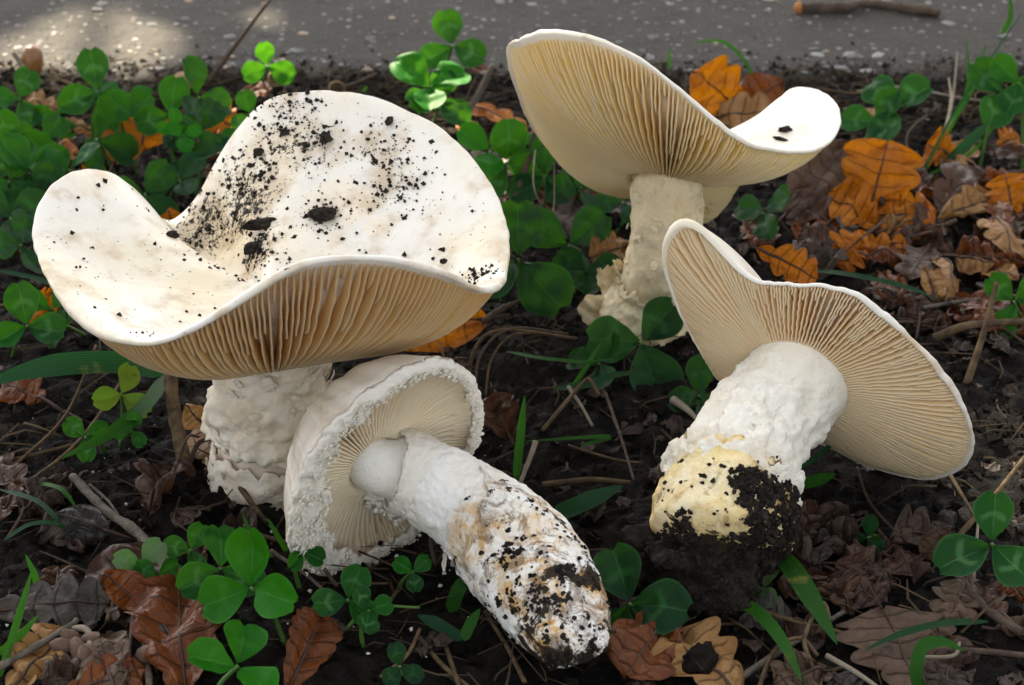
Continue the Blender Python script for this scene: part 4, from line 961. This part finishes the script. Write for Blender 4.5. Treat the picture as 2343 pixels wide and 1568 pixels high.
OL((1880, 1540), .15, (1960, 1590), .15, .9, 'oak_grey', 'grey leaf scrap under crossing straws', seed=70)
OL((60, 1130), .15, (-20, 1060), .2, 1.2, 'oak_brown', 'brown leaf in the shade at the broad grass blade', seed=71)
OL((100, 920), .2, (10, 880), .3, 1.5, 'oak_rust', 'rusty leaf behind the broad grass blade', seed=72)
OL((130, 720), .3, (75, 690), .6, 1.2, 'oak_orange', 'orange oak leaf beneath the left bulge of the largest cap', nh=(0, -.8, .7), seed=73)
# behind the large cap
OL((322, 345), 1.0, (345, 245), 1.9, 1.5, 'oak_orange', 'upright orange leaf in the clover patch', nh=(0, -1, .4), seed=74, outline=o_ovate, name='fallen_leaf')
OL((262, 372), .9, (300, 290), 1.4, 1.3, 'oak_orange', 'orange leaf low in the clover patch', nh=(0, -1, .4), seed=75, outline=o_ovate, name='fallen_leaf')
OL((400, 520), .3, (385, 480), .9, .9, 'oak_orange', 'orange leaf scrap in the notch of the largest cap', nh=(0, -1, .5), seed=76, outline=o_ovate, name='fallen_leaf')
OL((545, 300), .4, (480, 262), 1.0, 1.5, 'oak_orange', 'glowing sunlit orange leaf behind the largest cap', nh=(0, -.7, .8), seed=77)
OL((160, 430), .2, (120, 370), .5, 1.2, 'oak_rust', 'rusty leaf under the clover patch', seed=78)
OL((150, 255), .2, (50, 235), .4, 1.3, 'oak_tan', 'tan oak leaf at the path edge near the acorn', seed=79)
OL((540, 225), .2, (620, 205), .6, 1.0, 'oak_rust', 'small rusty leaf at the path edge near the sunlit clover', seed=80)
OL((1035, 240), .4, (1205, 300), .4, .9, 'oak_orange', 'orange leaf strip behind the tall clover', seed=81)
OL((1085, 320), .3, (1050, 270), .7, .7, 'oak_orange', 'small orange leaf sliver at the back rim of the largest cap', seed=82, outline=o_ovate, name='fallen_leaf')
OL((1220, 300), .3, (1250, 350), .5, 1.0, 'oak_orange', 'orange oak leaf behind the dark split twig', seed=83)
OL((1120, 165), .1, (1060, 148), .5, .8, 'oak_rust', 'brown curled leaf on the path behind the tall clover', seed=84, outline=o_ovate, name='fallen_leaf')
OL((1440, 560), .4, (1350, 590), .8, 1.3, 'oak_tan', 'yellow brown leaf tucked behind the foot of the yellowish mushroom', nh=(0, -1, .5), seed=85)
OL((1380, 450), .3, (1450, 500), .5, 1.4, 'oak_brown', 'dark brown leaf behind the stem of the yellowish mushroom', seed=86)
OL((1250, 480), .2, (1330, 520), .3, 1.4, 'oak_brown', 'dark curled leaf in the shade under the yellowish gills', seed=87)
OL((1700, 510), .3, (1760, 560), .3, 1.2, 'oak_rust', 'rusty leaf behind the upper lobe of the uprooted cap', seed=88)

hp = random.Random(99)
def heap(n, x0, y0, x1, y1, mats, label, group, smin, smax, hmax):
    for k in range(n):
        vx, vy = hp.uniform(x0, x1), hp.uniform(y0, y1); a = hp.uniform(0, 6.28); ln = hp.uniform(smin, smax)
        oak_leaf((vx, vy), hp.uniform(.1, hmax), (vx + math.cos(a) * ln, vy + math.sin(a) * ln * .6), hp.uniform(.15, hmax + .3), ln * .0125 * hp.uniform(.5, .75), hp.choice(mats), label, group,
                 nh=(hp.gauss(0, .35), -.5 + hp.gauss(0, .3), 1), seed=200 + hp.randrange(900), lobes=hp.choice([3, 4, 5]), deep=hp.uniform(.35, .6), fold=hp.uniform(-.5, .6), curl=hp.uniform(-.05, .2), wave=hp.uniform(.15, .5), stalk=hp.choice([0, .3, .6]))
heap(26, 1880, 330, 2350, 600, ['oak_orange', 'oak_rust', 'oak_brown', 'oak_rust', 'oak_tan', 'oak_brown'], 'crumpled oak leaf in the loose heap between asphalt and uprooted cap', 'oak leaf heap by the path', 90, 170, .5)
heap(16, 1900, 580, 2350, 780, ['oak_brown', 'oak_rust', 'oak_mould', 'oak_mould', 'oak_brown'], 'dark decaying leaf in the shade behind the uprooted cap', 'dark leaves behind the uprooted cap', 90, 160, .35)
heap(16, 1780, 1180, 2350, 1540, ['oak_mould', 'oak_brown', 'oak_mould', 'oak_dull'], 'dark rotting leaf in the litter in front of the uprooted cap', 'dark leaves before the uprooted cap', 100, 180, .2)
heap(14, 0, 1080, 620, 1560, ['oak_mould', 'oak_brown', 'oak_mould'], 'dark rotting leaf in the litter before the thick stem', 'dark leaves before the thick stem', 100, 180, .15)
heap(10, 1120, 300, 1420, 540, ['oak_brown', 'oak_rust', 'oak_mould'], 'brown leaf lying under the clover below the yellowish cap', 'brown leaves below the yellowish cap', 90, 150, .3)
heap(10, 20, 260, 520, 480, ['oak_orange', 'oak_rust', 'oak_tan'], 'rusty leaf lying beneath the clover patch', 'leaves beneath the clover patch', 90, 150, .6)
# the soil ball on the tan leaf
p = PG(1600, 1512, .45); me = rock_mesh(41, .8, 3)
tag(build('soil_lump', [p + v.co * .36 * (1 + .3 * noise.noise(v.co * 4)) for v in me.vertices], [tuple(f.vertices) for f in me.polygons], M['clod'], None, p), 'ball of black soil resting on the tan oak leaf', 'soil')

def blade(pts, width, mt, label, group=None, nh=(0, -.4, 1), name='grass_blade', tw=0.0, taper=.25, fold=.25):
    P = [PG(a, b, h) for a, b, h in pts]; V, UVs = [], []; n = 26; nh = Vector(nh)
    for i in range(n + 1):
        t = i / n; c = crom(P, t); tg = (crom(P, min(1, t + .03)) - crom(P, max(0, t - .03))).normalized()
        sd = tg.cross(nh).normalized(); up = sd.cross(tg)
        if tw: q = tw * t; sd, up = sd * math.cos(q) + up * math.sin(q), up * math.cos(q) - sd * math.sin(q)
        w_ = width * .42 * min(1, (t / .12) * (1 - taper) + taper) * min(1, ((1 - t) / .4)) ** .7 + .004
        for s in (-1, 0, 1): V.append(c + sd * w_ * s + up * (abs(s) * w_ * fold)); UVs.append((t, .5 + .5 * s))
    tag(build(name, V, grid_faces(n + 1, 3), M[mt], None, P[0], uv=UVs), label, 'grass', group)
blade([(380, 850, .9), (300, 832, 1.6), (170, 832, 1.9), (60, 850, 1.8), (-60, 890, 1.5)], .62, 'grass_dark', 'broad dark grass blade arching out from under the largest cap', nh=(0, -.8, .6))
blade([(385, 855, 1.0), (340, 920, 1.2), (265, 985, 1.1), (140, 1050, .9)], .42, 'grass', 'grass blade with yellowed tip drooping below the broad dark blade', nh=(0, -.8, .8))
blade([(1180, 1100, .1), (1190, 1000, .9), (1200, 905, 1.6)], .22, 'grass', 'upright green grass shoot beside the crumpled brown leaf', nh=(0, -1, .2))
blade([(1260, 1185, .2), (1340, 1150, .5), (1425, 1112, .5)], .5, 'grass_dark', 'broad dark grass blade behind the lying stem', nh=(0, -.6, 1))
blade([(1730, 1235, .3), (1800, 1290, .9), (1860, 1380, .9), (1915, 1475, .5)], .5, 'grass', 'broad green grass blade hanging from the soil ball', nh=(0, -.7, .8))
blade([(1660, 1368, .2), (1730, 1400, .7), (1790, 1470, .9), (1835, 1560, .7)], .32, 'grass', 'bright curved grass blade between the tan leaf and the flat oak leaf', nh=(0, -.7, .8))
blade([(2110, 1600, .1), (2095, 1540, .5), (2110, 1480, .8), (2160, 1470, .8), (2205, 1490, .5)], .3, 'grass', 'looped green grass blade on the big flat oak leaf', nh=(0, -.6, .8))
blade([(2260, 1422, .3), (2150, 1428, .5), (2050, 1455, .5), (1975, 1490, .4)], .18, 'grass_dark', 'thin arching grass blade over the big flat oak leaf')
blade([(1055, 1465, .2), (1000, 1430, .4), (955, 1408, .5)], .34, 'grass_dark', 'short dark grass blade left of the lying stem')
blade([(1060, 1465, .2), (1075, 1430, .5), (1098, 1392, .8)], .26, 'grass', 'short upright grass shoot left of the lying stem', nh=(-.3, -1, .2))
blade([(1030, 1400, .1), (1050, 1345, .7), (1080, 1310, .9)], .34, 'grass', 'stubby grass shoot under the torn sheath of the lying stem', nh=(0, -1, .2))
blade([(2105, 405, .2), (2170, 280, 1.6), (2240, 170, 2.8), (2345, 20, 4.3)], .12, 'grass_dark', 'tall jointed grass stem rising beyond the orange leaves', nh=(.5, -1, .1), taper=1)
blade([(2120, 390, .2), (2195, 250, 1.5), (2215, 180, 2.2), (2208, 75, 3.2)], .13, 'grass', 'thin upright grass blade beside the tall jointed stem', nh=(0, -1, .1))
blade([(2190, 265, 1.5), (2225, 200, 2.0), (2255, 100, 3.0)], .16, 'grass', 'slim grass blade branching between the tall stems', nh=(0, -1, .1))
blade([(2290, 80, 3.7), (2310, 40, 4.0), (2310, -10, 4.5)], .2, 'grass', 'grass leaf at the top joint of the tall stem', nh=(0, -1, .1))
blade([(2150, 395, .3), (2210, 330, .8), (2300, 250, 1.3)], .4, 'grass_dark', 'wide blue green grass blade slanting beside the tall stem', nh=(0, -1, .3))
blade([(2125, 400, .3), (2220, 350, .6), (2290, 270, 1.5)], .12, 'grass', 'curved green stalk of the far clover', nh=(0, -1, .3))
blade([(1730, 192, .4), (1700, 135, .9), (1650, 95, 1.2), (1580, 100, 1.1)], .12, 'grass', 'thin grass blade bowing over the asphalt', nh=(0, -1, .3))
blade([(1530, 160, .5), (1532, 110, 1.2)], .1, 'grass', 'single short grass tip rising behind the yellowish cap', nh=(0, -1, .1))
blade([(1870, 620, .8), (1960, 632, .9), (2080, 660, .7), (2150, 690, .4)], .2, 'grass_dark', 'green grass blade behind the rim of the uprooted cap')
blade([(1620, 960, .3), (1605, 890, .9), (1595, 845, 1.4)], .14, 'grass_dark', 'dark grass tip left of the uprooted stem', nh=(0, -1, .1))
blade([(1820, 1110, .4), (1870, 1098, .6), (1912, 1085, .7)], .3, 'grass', 'cut grass blade between uprooted bulb and its cap', nh=(0, -.9, .5))
blade([(1830, 1070, .6), (1880, 1035, .9), (1935, 985, 1.3)], .14, 'grass_dark', 'grass tip crossing the gills of the uprooted cap', nh=(0, -1, .3))
blade([(1270, 890, .3), (1350, 880, .5), (1480, 805, .9), (1310, 815, .5)][:2] + [(1400, 860, .6), (1490, 850, .7)], .25, 'grass_dark', 'dark grass blade beneath the shaded clover')
blade([(1160, 805, .4), (1240, 820, .8), (1330, 828, .9), (1405, 822, .9)], .12, 'grass', 'horizontal green clover stalk in the dark gap')
blade([(1300, 900, .2), (1340, 840, .8), (1390, 760, 1.2)], .13, 'grass', 'slanted grass stalk in the dark gap', nh=(0, -1, .2))
blade([(0, 1550, .2), (40, 1420, 1.1), (75, 1300, 2.0)], .17, 'grass', 'long grass blade crossing the grey oak leaf', nh=(0, -1, .3))
blade([(-10, 1500, .3), (45, 1455, .8), (90, 1405, 1.1)], .17, 'grass', 'second grass blade rising beside the grey oak leaf', nh=(0, -1, .3))
blade([(85, 1345, .2), (80, 1315, .6), (58, 1268, 1.0)], .16, 'grass', 'short grass blade standing behind the grey oak leaf', nh=(0, -1, .2))
blade([(0, 1120, .4), (90, 1150, .7), (150, 1215, .5), (175, 1240, .2)], .13, 'grass_dark', 'thin grass blade bending over the black curled leaf')
blade([(85, 1105, .5), (140, 1120, .7), (180, 1170, .5)], .12, 'grass', 'small bent grass blade near the black curled leaf')
blade([(10, 1235, .3), (70, 1200, .7), (130, 1200, .7), (180, 1225, .4)], .12, 'grass_dark', 'low arching grass blade across the black curled leaf')
for k, (a, b, c, d, s_) in enumerate([(655, 1260, 612, 1185, 'tallest'), (620, 1275, 575, 1215, 'middle'), (590, 1265, 555, 1175, 'leftmost')]):
    blade([(a, b, .2), ((a + c) / 2, (b + d) / 2, .7), (c, d, 1.0)], .13, 'grass', 'thin green shoot between clover and the lying cap', 'thin shoots by the lying cap', nh=(0, -1, .1), taper=1)
blade([(830, 210, .2), (840, 198, .5)], .1, 'grass', 'tiny lit grass tip behind the largest cap', nh=(0, -1, .1))
blade([(1670, 255, .3), (1690, 235, .8)], .2, 'grass', 'tiny green leaf tip behind the propped orange leaf', nh=(0, -1, .1))
blade([(0, 620, .8), (90, 640, .9), (130, 660, .8)], .16, 'grass_dark', 'green stalk at the left edge of the largest cap')
blade([(1290, 1150, .3), (1330, 1020, .3), (1390, 1000, .5)][1:] + [(1200, 1010, .5)], .13, 'grass', 'thin pale green stalk on the black soil')

def stick(pts, r0, r1, mt, label, group=None, name='twig', cat='twig', rough=.0, nq=7):
    P = [PG(a, b, h) for a, b, h in pts]
    return tag(polytube(P, r0, r1, M[mt], name, None, P[0], nq, 22, rough), label, cat, group)
stick([(475, 190, .1), (545, 95, 1.2), (620, -5, 2.4)], .09, .06, 'twig', 'thin brown twig leaning over the asphalt')
stick([(1055, 285, .4), (1095, 215, 1.2), (1128, 148, 2.0)], .12, .09, 'twig_grey', 'grey stalk leaning beside the tall clover', rough=.03)
stick([(1165, 480, .3), (1205, 380, 1.3), (1230, 272, 2.5)], .13, .06, 'twig', 'dark split twig standing left of the yellowish gills', rough=.05)
for k, pp in enumerate([[(1230, 310, 2.2), (1275, 335, 2.1), (1290, 390, 1.6)], [(1225, 330, 2.0), (1220, 420, 1.4), (1240, 480, .6)], [(1228, 300, 2.3), (1262, 330, 2.0), (1268, 440, 1.0), (1262, 520, .4)]]):
    stick(pp, .025, .012, 'straw_pale', 'fine dry fibre hanging from the dark split twig', 'fibres of the split twig', 'dry_fibre', 'fibre')
# stick on the path with its cut end
P = [PG(a, b, .14) for a, b in ((1830, 20), (1920, 18), (1985, 10), (2060, 18), (2150, 30))]
rt = thing('fallen_stick', P[0], 'knotty brown stick lying on the asphalt with an orange cut end', 'stick')
V, F, A_ = tube(P, lambda t: .2 + .04 * math.sin(t * 9) - .06 * t, 12, 40, lambda p, t, q: .07 * noise.noise(p * 2) , 0, 1, True, True); build('bark', V, F, M['twig'], rt, P[0])
d = (P[0] - P[1]).normalized(); V, F, A_ = tube([P[0] - d * .02, P[0] + d * .12, P[0] + d * .2], lambda t: .25 - .12 * t * t, 12, 6, None, 0, 1, True, True); build('cut_end', V, F, M['cut_wood'], rt, P[0])
stick([(165, 1090, .5), (240, 1165, .4), (320, 1225, .35), (390, 1310, .25)], .09, .13, 'twig_grey', 'long pale grey twig lying on the soil below the largest cap', rough=.04)
stick([(205, 1110, .3), (250, 1150, .3), (285, 1205, .3)], .04, .03, 'twig_grey', 'short thin twig beside the long pale twig')
stick([(-20, 1535, .4), (80, 1480, .5), (160, 1432, .6), (175, 1418, .6)], .09, .05, 'twig_grey', 'forked brown twig over the tan leaf', rough=.03)
stick([(150, 1438, .5), (195, 1440, .6), (207, 1475, .5), (180, 1560, .3)], .06, .08, 'straw_pale', 'bent pale twig end beside the bud cluster', rough=.03)
stick([(550, 1040, .4), (570, 1005, .9), (620, 998, 1.0), (690, 1025, .9)], .08, .05, 'twig', 'dark arched twig in front of the thick stem', rough=.04)
stick([(500, 1030, .6), (560, 1130, .3), (610, 1195, .2)], .09, .05, 'straw', 'dry brown stalk slanting down before the thick stem')
stick([(390, 860, 1.4), (400, 950, .8), (425, 1070, .1)], .15, .17, 'straw', 'thick dry grass stalk standing left of the thick stem', rough=.04)
stick([(405, 1060, .4), (430, 1000, .7), (455, 1000, .6)], .04, .03, 'twig', 'thin dark rootlet by the thick dry stalk')
stick([(430, 1070, .1), (460, 1010, .5), (540, 1000, .6)], .06, .05, 'twig', 'dark root curving before the thick stem')
stick([(2135, 775, .3), (2215, 745, .7), (2342, 735, .6)], .13, .09, 'straw', 'tan straw arching out behind the uprooted cap')
stick([(2210, 880, .2), (2250, 760, 1.2), (2280, 645, 2.2)], .10, .06, 'straw', 'upright rusty straw behind the uprooted cap')
stick([(2110, 705, .4), (2200, 690, .5), (2342, 675, .5)], .06, .05, 'twig_grey', 'thin grey stem lying behind the uprooted cap')
stick([(2180, 1240, .2), (2270, 1140, .6), (2345, 1045, 1.0)], .07, .05, 'straw', 'long straw leaning above the big clover leaf')
stick([(2225, 1350, .2), (2232, 1260, .6), (2240, 1160, .9)], .04, .03, 'straw_pale', 'thin pale straw beside the big clover leaf')
stick([(1540, 915, .3), (1580, 945, .4), (1612, 985, .4)], .11, .03, 'straw_pale', 'pale split straw left of the uprooted stem')
stick([(1240, 1110, .3), (1350, 1098, .3), (1440, 1105, .3)], .08, .06, 'straw', 'flat dry straw lying behind the lying stem')
stick([(1300, 1020, .3), (1400, 1050, .3), (1470, 1060, .3)], .04, .03, 'straw', 'thin straw on the black soil between stems')
stick([(1070, 900, .2), (1085, 800, 1.0), (1150, 755, 1.5), (1320, 775, 1.0)], .05, .04, 'straw', 'brown grass strands arched in the dark gap', 'arched dry strands')
stick([(1110, 905, .2), (1125, 820, .9), (1180, 765, 1.2), (1290, 770, 1.0)], .03, .03, 'straw', 'brown grass strands arched in the dark gap', 'arched dry strands')
stick([(1085, 905, .2), (1100, 810, 1.0), (1170, 752, 1.5), (1300, 765, 1.0)], .04, .03, 'twig', 'brown grass strands arched in the dark gap', 'arched dry strands')
stick([(1105, 735, .6), (1150, 705, .7), (1200, 685, .6)], .09, .05, 'twig', 'brown leaf stalk at the right rim of the largest cap')
stick([(1240, 985, .2), (1330, 880, .7), (1350, 870, .8), (1370, 905, .6)], .05, .04, 'straw', 'bent straw kneeling in the dark gap')
stick([(1385, 900, .5), (1420, 1000, .4), (1450, 1100, .3)], .04, .03, 'twig', 'thin brown stalk on black soil left of the bulb')
stick([(1300, 885, .6), (1330, 930, .4), (1355, 975, .2)], .045, .035, 'straw_pale', 'short pale straw in the dark gap')
stick([(1190, 1105, .3), (1215, 1040, .7), (1225, 1010, .9)], .05, .07, 'straw_pale', 'whitish frayed stalk behind the lying stem')
stick([(1430, 1250, .2), (1370, 1290, .3), (1330, 1310, .3)], .06, .04, 'straw', 'straw between lying stem and soil ball')
stick([(1800, 1190, .2), (1840, 1240, .5), (1825, 1290, .4)], .07, .04, 'straw', 'curved straw right of the soil ball')
stick([(1660, 1370, .35), (1780, 1410, .35), (1930, 1450, .3)], .06, .05, 'straw', 'long tan straw crossing the bright grass blade')
stick([(1680, 1560, .25), (1800, 1480, .3), (1930, 1400, .3)], .08, .05, 'twig_grey', 'grey stick between the tan leaf and flat oak leaf')
stick([(1730, 1590, .3), (1770, 1490, .5), (1830, 1460, .5), (1870, 1500, .3)], .05, .04, 'straw', 'arched straw left of the flat oak leaf')
stick([(1860, 1530, .3), (1840, 1460, .6), (1880, 1380, .6), (1900, 1420, .4)], .05, .04, 'straw', 'kinked straw at the tip of the broad blade')
stick([(1890, 1500, .35), (1960, 1540, .35), (2030, 1590, .3)], .06, .04, 'straw_pale', 'pale straw across the corner of the flat oak leaf')
stick([(2100, 1505, .35), (2180, 1500, .4), (2195, 1470, .5)], .05, .03, 'straw_pale', 'pale hooked straw on the flat oak leaf')
stick([(2200, 1330, .3), (2250, 1390, .3), (2340, 1450, .3)], .1, .08, 'twig', 'dark twig flecked with white on the right litter', rough=.04)
stick([(2140, 1488, .25), (2240, 1490, .3), (2350, 1500, .3)], .07, .06, 'twig', 'brown twig lying behind the looped blade')
stick([(2175, 1090, .2), (2210, 1150, .3), (2240, 1200, .2)], .05, .04, 'straw', 'short straw below the uprooted cap')
stick([(1960, 1070, .2), (1990, 1150, .2), (2060, 1230, .2)], .035, .03, 'twig', 'thin stalk under the uprooted cap')
stick([(2170, 180, .6), (2175, 230, .5), (2160, 300, .4), (2120, 370, .2)], .03, .07, 'straw_pale', 'pale dead grass tuft before the tall stem', 'dead grass tuft')
stick([(2215, 215, 1.1), (2190, 260, .8), (2160, 310, .4), (2122, 370, .2)], .03, .06, 'straw_pale', 'pale dead grass tuft before the tall stem', 'dead grass tuft')
stick([(2190, 120, 1.6), (2180, 220, .9), (2165, 290, .5)], .03, .05, 'straw_pale', 'pale dead grass tuft before the tall stem', 'dead grass tuft')
stick([(1960, 210, .1), (2060, 200, .2), (2200, 225, .2), (2330, 240, .2)], .05, .04, 'straw_pale', 'long dry stalk lying along the asphalt edge on the right')
stick([(1840, 200, .1), (1980, 215, .3), (2100, 195, .2)], .04, .04, 'straw', 'dry stalk along the asphalt edge behind the flap')
stick([(2150, 240, .2), (2080, 300, .4), (2075, 350, .2)], .04, .03, 'twig', 'dark thin stalk near the right clover')
stick([(860, 170, .1), (800, 195, .3), (720, 215, .2)], .07, .05, 'twig', 'short twig on the path edge above the largest cap')
stick([(30, 120, .9), (55, 160, .3), (62, 205, .1)], .08, .12, 'straw_pale', 'split dry stalk beside the acorn')
stick([(2342, 390, .4), (2280, 410, .4), (2180, 470, .3)], .07, .05, 'twig', 'grey brown twig over the right leaf heap')
stick([(1790, 640, 1.4), (1830, 560, 1.7), (1840, 590, 1.4)], .03, .03, 'twig', 'black leaf stalk curving above the uprooted cap')
stick([(0, 700, .4), (60, 690, .5), (130, 665, .6)], .05, .05, 'straw', 'straw pushing under the left of the largest cap')
stick([(40, 1060, .3), (150, 950, .8), (220, 790, 1.6)], .04, .03, 'straw', 'thin yellow straw leaning under the left bulge')
stick([(30, 1130, .2), (180, 1010, .3), (300, 840, .7)], .05, .04, 'straw', 'longer dry straw leaning under the left bulge')
stick([(0, 1060, .2), (100, 1035, .3), (200, 1010, .2)], .05, .04, 'straw', 'flat straw at the left below the broad blade')
stick([(245, 1310, .2), (260, 1370, .3), (245, 1420, .3)], .05, .05, 'straw', 'small straw beside the twisted leaf')
stick([(325, 1390, .3), (335, 1480, .3), (345, 1600, .3)], .08, .07, 'twig', 'dark split stalk along the toothed rust leaf', rough=.03)
stick([(310, 1370, .3), (300, 1450, .3), (290, 1560, .25)], .05, .04, 'twig_grey', 'thin grey stalk beside the split stalk')
stick([(560, 1215, .3), (700, 1260, .3), (770, 1340, .2)], .05, .04, 'twig', 'dark stalk behind the bright clover')
stick([(620, 1260, .2), (700, 1315, .2), (760, 1370, .2)], .05, .03, 'twig_grey', 'grey stalk reaching under the lying cap')
stick([(990, 1195, .9), (985, 1240, .8), (995, 1290, .4)], .05, .04, 'twig', 'rusty stalk hanging in front of the lower gills')
stick([(790, 1440, .2), (850, 1390, .3), (960, 1390, .4)], .04, .03, 'petiole', 'thin green clover stalk left of the lying stem')
stick([(1020, 1480, .2), (1060, 1600, .2)], .05, .05, 'straw', 'dry straw beneath the lying stem', 'straws below the lying stem')
stick([(960, 1460, .2), (1010, 1520, .2), (1080, 1580, .2)], .05, .05, 'straw', 'dry straw beneath the lying stem', 'straws below the lying stem')
stick([(1110, 1400, .1), (1160, 1480, .15), (1200, 1560, .15)], .05, .05, 'straw', 'dry straw beneath the lying stem', 'straws below the lying stem')
stick([(840, 1410, .2), (880, 1390, .2), (910, 1350, .2)], .04, .04, 'straw', 'short straw left of the short grass blades')
stick([(870, 1200 + 350, .2), (930, 1500, .3), (960, 1440, .3)], .04, .04, 'straw', 'brown straw by the small dark clover')

# acorn, acorn cups, buds
def lathe(prof, c, ax, nq=28, squ=1.0):
    ax = ax.normalized(); t = ax.orthogonal().normalized(); u = ax.cross(t); V = []
    for r, z in prof:
        for j in range(nq):
            a = 2 * math.pi * j / nq; V.append(c + t * math.cos(a) * r + u * math.sin(a) * r + ax * z)
    return V, grid_faces(len(prof), nq, True)
c = PG(74, 172, .02); r_ = thing('acorn', c, 'brown acorn standing on the asphalt edge', 'acorn')
ac = .78
V, F = lathe([(r * ac, z * ac) for r, z in ((.02, .0), (.25, .02), (.37, .12), (.44, .35), (.46, .65), (.43, .95), (.34, 1.13), (.2, 1.21), (.08, 1.24), (.03, 1.26), (.005, 1.265))], c, Vector((.05, .2, 1))); build('nut', V, F, M['acorn'], r_, c)
V, F = lathe([(r * ac, z * ac) for r, z in ((.0, -.03), (.2, -.02), (.22, .03), (.1, .05))], c, Vector((.05, .2, 1))); build('scar', V, F, M['acorn_cup'], r_, c)
def cup(vx, vy, s, ax, label):
    c = PG(vx, vy, .25); V, F = lathe([(r * s, z * s) for r, z in ((.0, -.5), (.25, -.47), (.45, -.3), (.55, 0), (.54, .18), (.47, .2), (.42, 0), (.3, -.2), (.0, -.3))], c, ax)
    V = [v + (v - c).normalized() * .04 * noise.noise(v * 9) for v in V]
    tag(build('acorn_cup', V, F, M['acorn_cup'], None, c), label, 'acorn cup')
cup(420, 192, .75, Vector((.1, -.2, -1)), 'upturned acorn cup on the path edge above the clover patch')
cup(630, 180, .5, Vector((.5, -.8, .3)), 'small hollow acorn cup behind the sunlit clover')
cup(770, 205, .5, Vector((.2, -.8, .3)), 'dark acorn cup behind the back rim of the largest cap')
bc = PG(190, 1480, .4); rb = thing('oak_bud_cluster', bc, 'cluster of scaly brown buds beside the forked twig', 'bud')
for k, (vx, vy, dx, dz) in enumerate([(150, 1478, -1, .2), (180, 1490, .2, -.6), (205, 1465, .6, .3), (210, 1500, .5, -.5), (225, 1478, 1, .1), (165, 1462, -.5, .5), (195, 1512, .1, -1), (330, 1500, .5, .8)]):
    c = PG(vx, vy, .45); ax = Vector((dx, -.3, dz + .2))
    prof = [(.02, -.3), (.1, -.26), (.16, -.1), (.17, .05), (.12, .22), (.02, .34)]
    V, F = lathe(prof, c, ax, 12); V = [v + (v - c).normalized() * .03 * noise.noise(v * 14) for v in V]
    build('bud', V, F, M['bract'], rb if k < 7 else rb, bc)

# white mould flecks and torn bits on the soil
def fleck(i):
    x = random.uniform(-13, 0); y = random.uniform(-14, -4); return Vector((x, y, gz(x, y) + .12))
crumbs('mould_flecks', 170, fleck, .015, .06, M['snow'], 'tiny white flecks sprinkled on the soil around the stems', 'flecks')
# fine plant debris, uncountable
VV, FF = [], []
for i in range(2600):
    x, y = random.uniform(-20, 20), random.uniform(-17, 17.8)
    if i % 3 == 0: y = random.uniform(13.5, 18.6)
    a = rmat() if i % 3 else random.gauss(0, .5); L = random.uniform(.3, 1.9); z = gz(x, y) + random.uniform(.03, .3); dz = random.uniform(-.25, .25)
    d = Vector((math.cos(a), math.sin(a), dz)); n_ = Vector((-d.y, d.x, 0)).normalized(); r = random.uniform(.008, .032); b = len(VV); p = Vector((x, y, z))
    bow = Vector((random.gauss(0, .1), random.gauss(0, .1), random.uniform(-.05, .15))) * L
    for t, k in ((0, 1), (.5, 1), (1, .4)):
        c = p + d * L * t + bow * math.sin(math.pi * t)
        VV += [c + n_ * r * k, c + Vector((0, 0, r * 1.2 * k)), c - n_ * r * k]
    for q in (0, 3): FF += [(b + q, b + q + 1, b + q + 4, b + q + 3), (b + q + 1, b + q + 2, b + q + 5, b + q + 4)]
tag(build('plant_litter', VV, FF, M['litter']), 'fine dry stalks and rootlets littering the dark soil', 'litter', kind='stuff')
VV, FF, UU = [], [], []
for i in range(800):
    x, y = random.uniform(-20, 20), random.uniform(-17, 17.6)
    if i % 2: x, y = random.uniform(1, 16), random.uniform(-17, 14); z = gz(x, y) + random.uniform(.02, .16); s = random.uniform(.25, .75)
    a = rmat(); b = Vector((x, y, z)); t = b + Vector((math.cos(a), math.sin(a), random.uniform(-.2, .35))) * s
    V, F, UVs = leaf_mesh(b, t, Vector((random.gauss(0, .4), random.gauss(0, .4), 1)), s * random.uniform(.5, .9), o_oak(i, 3, .3), 8, 2, .2, random.uniform(-.1, .2), 0, .4, .1, i * .77)
    k = len(VV); VV += V; UU += UVs; FF += [tuple(k + q for q in f) for f in F]
tag(build('leaf_mould', VV, FF, M['oak_mould'], uv=UU), 'crumbled brown leaf fragments mixed into the soil', 'leaf mould', kind='stuff')
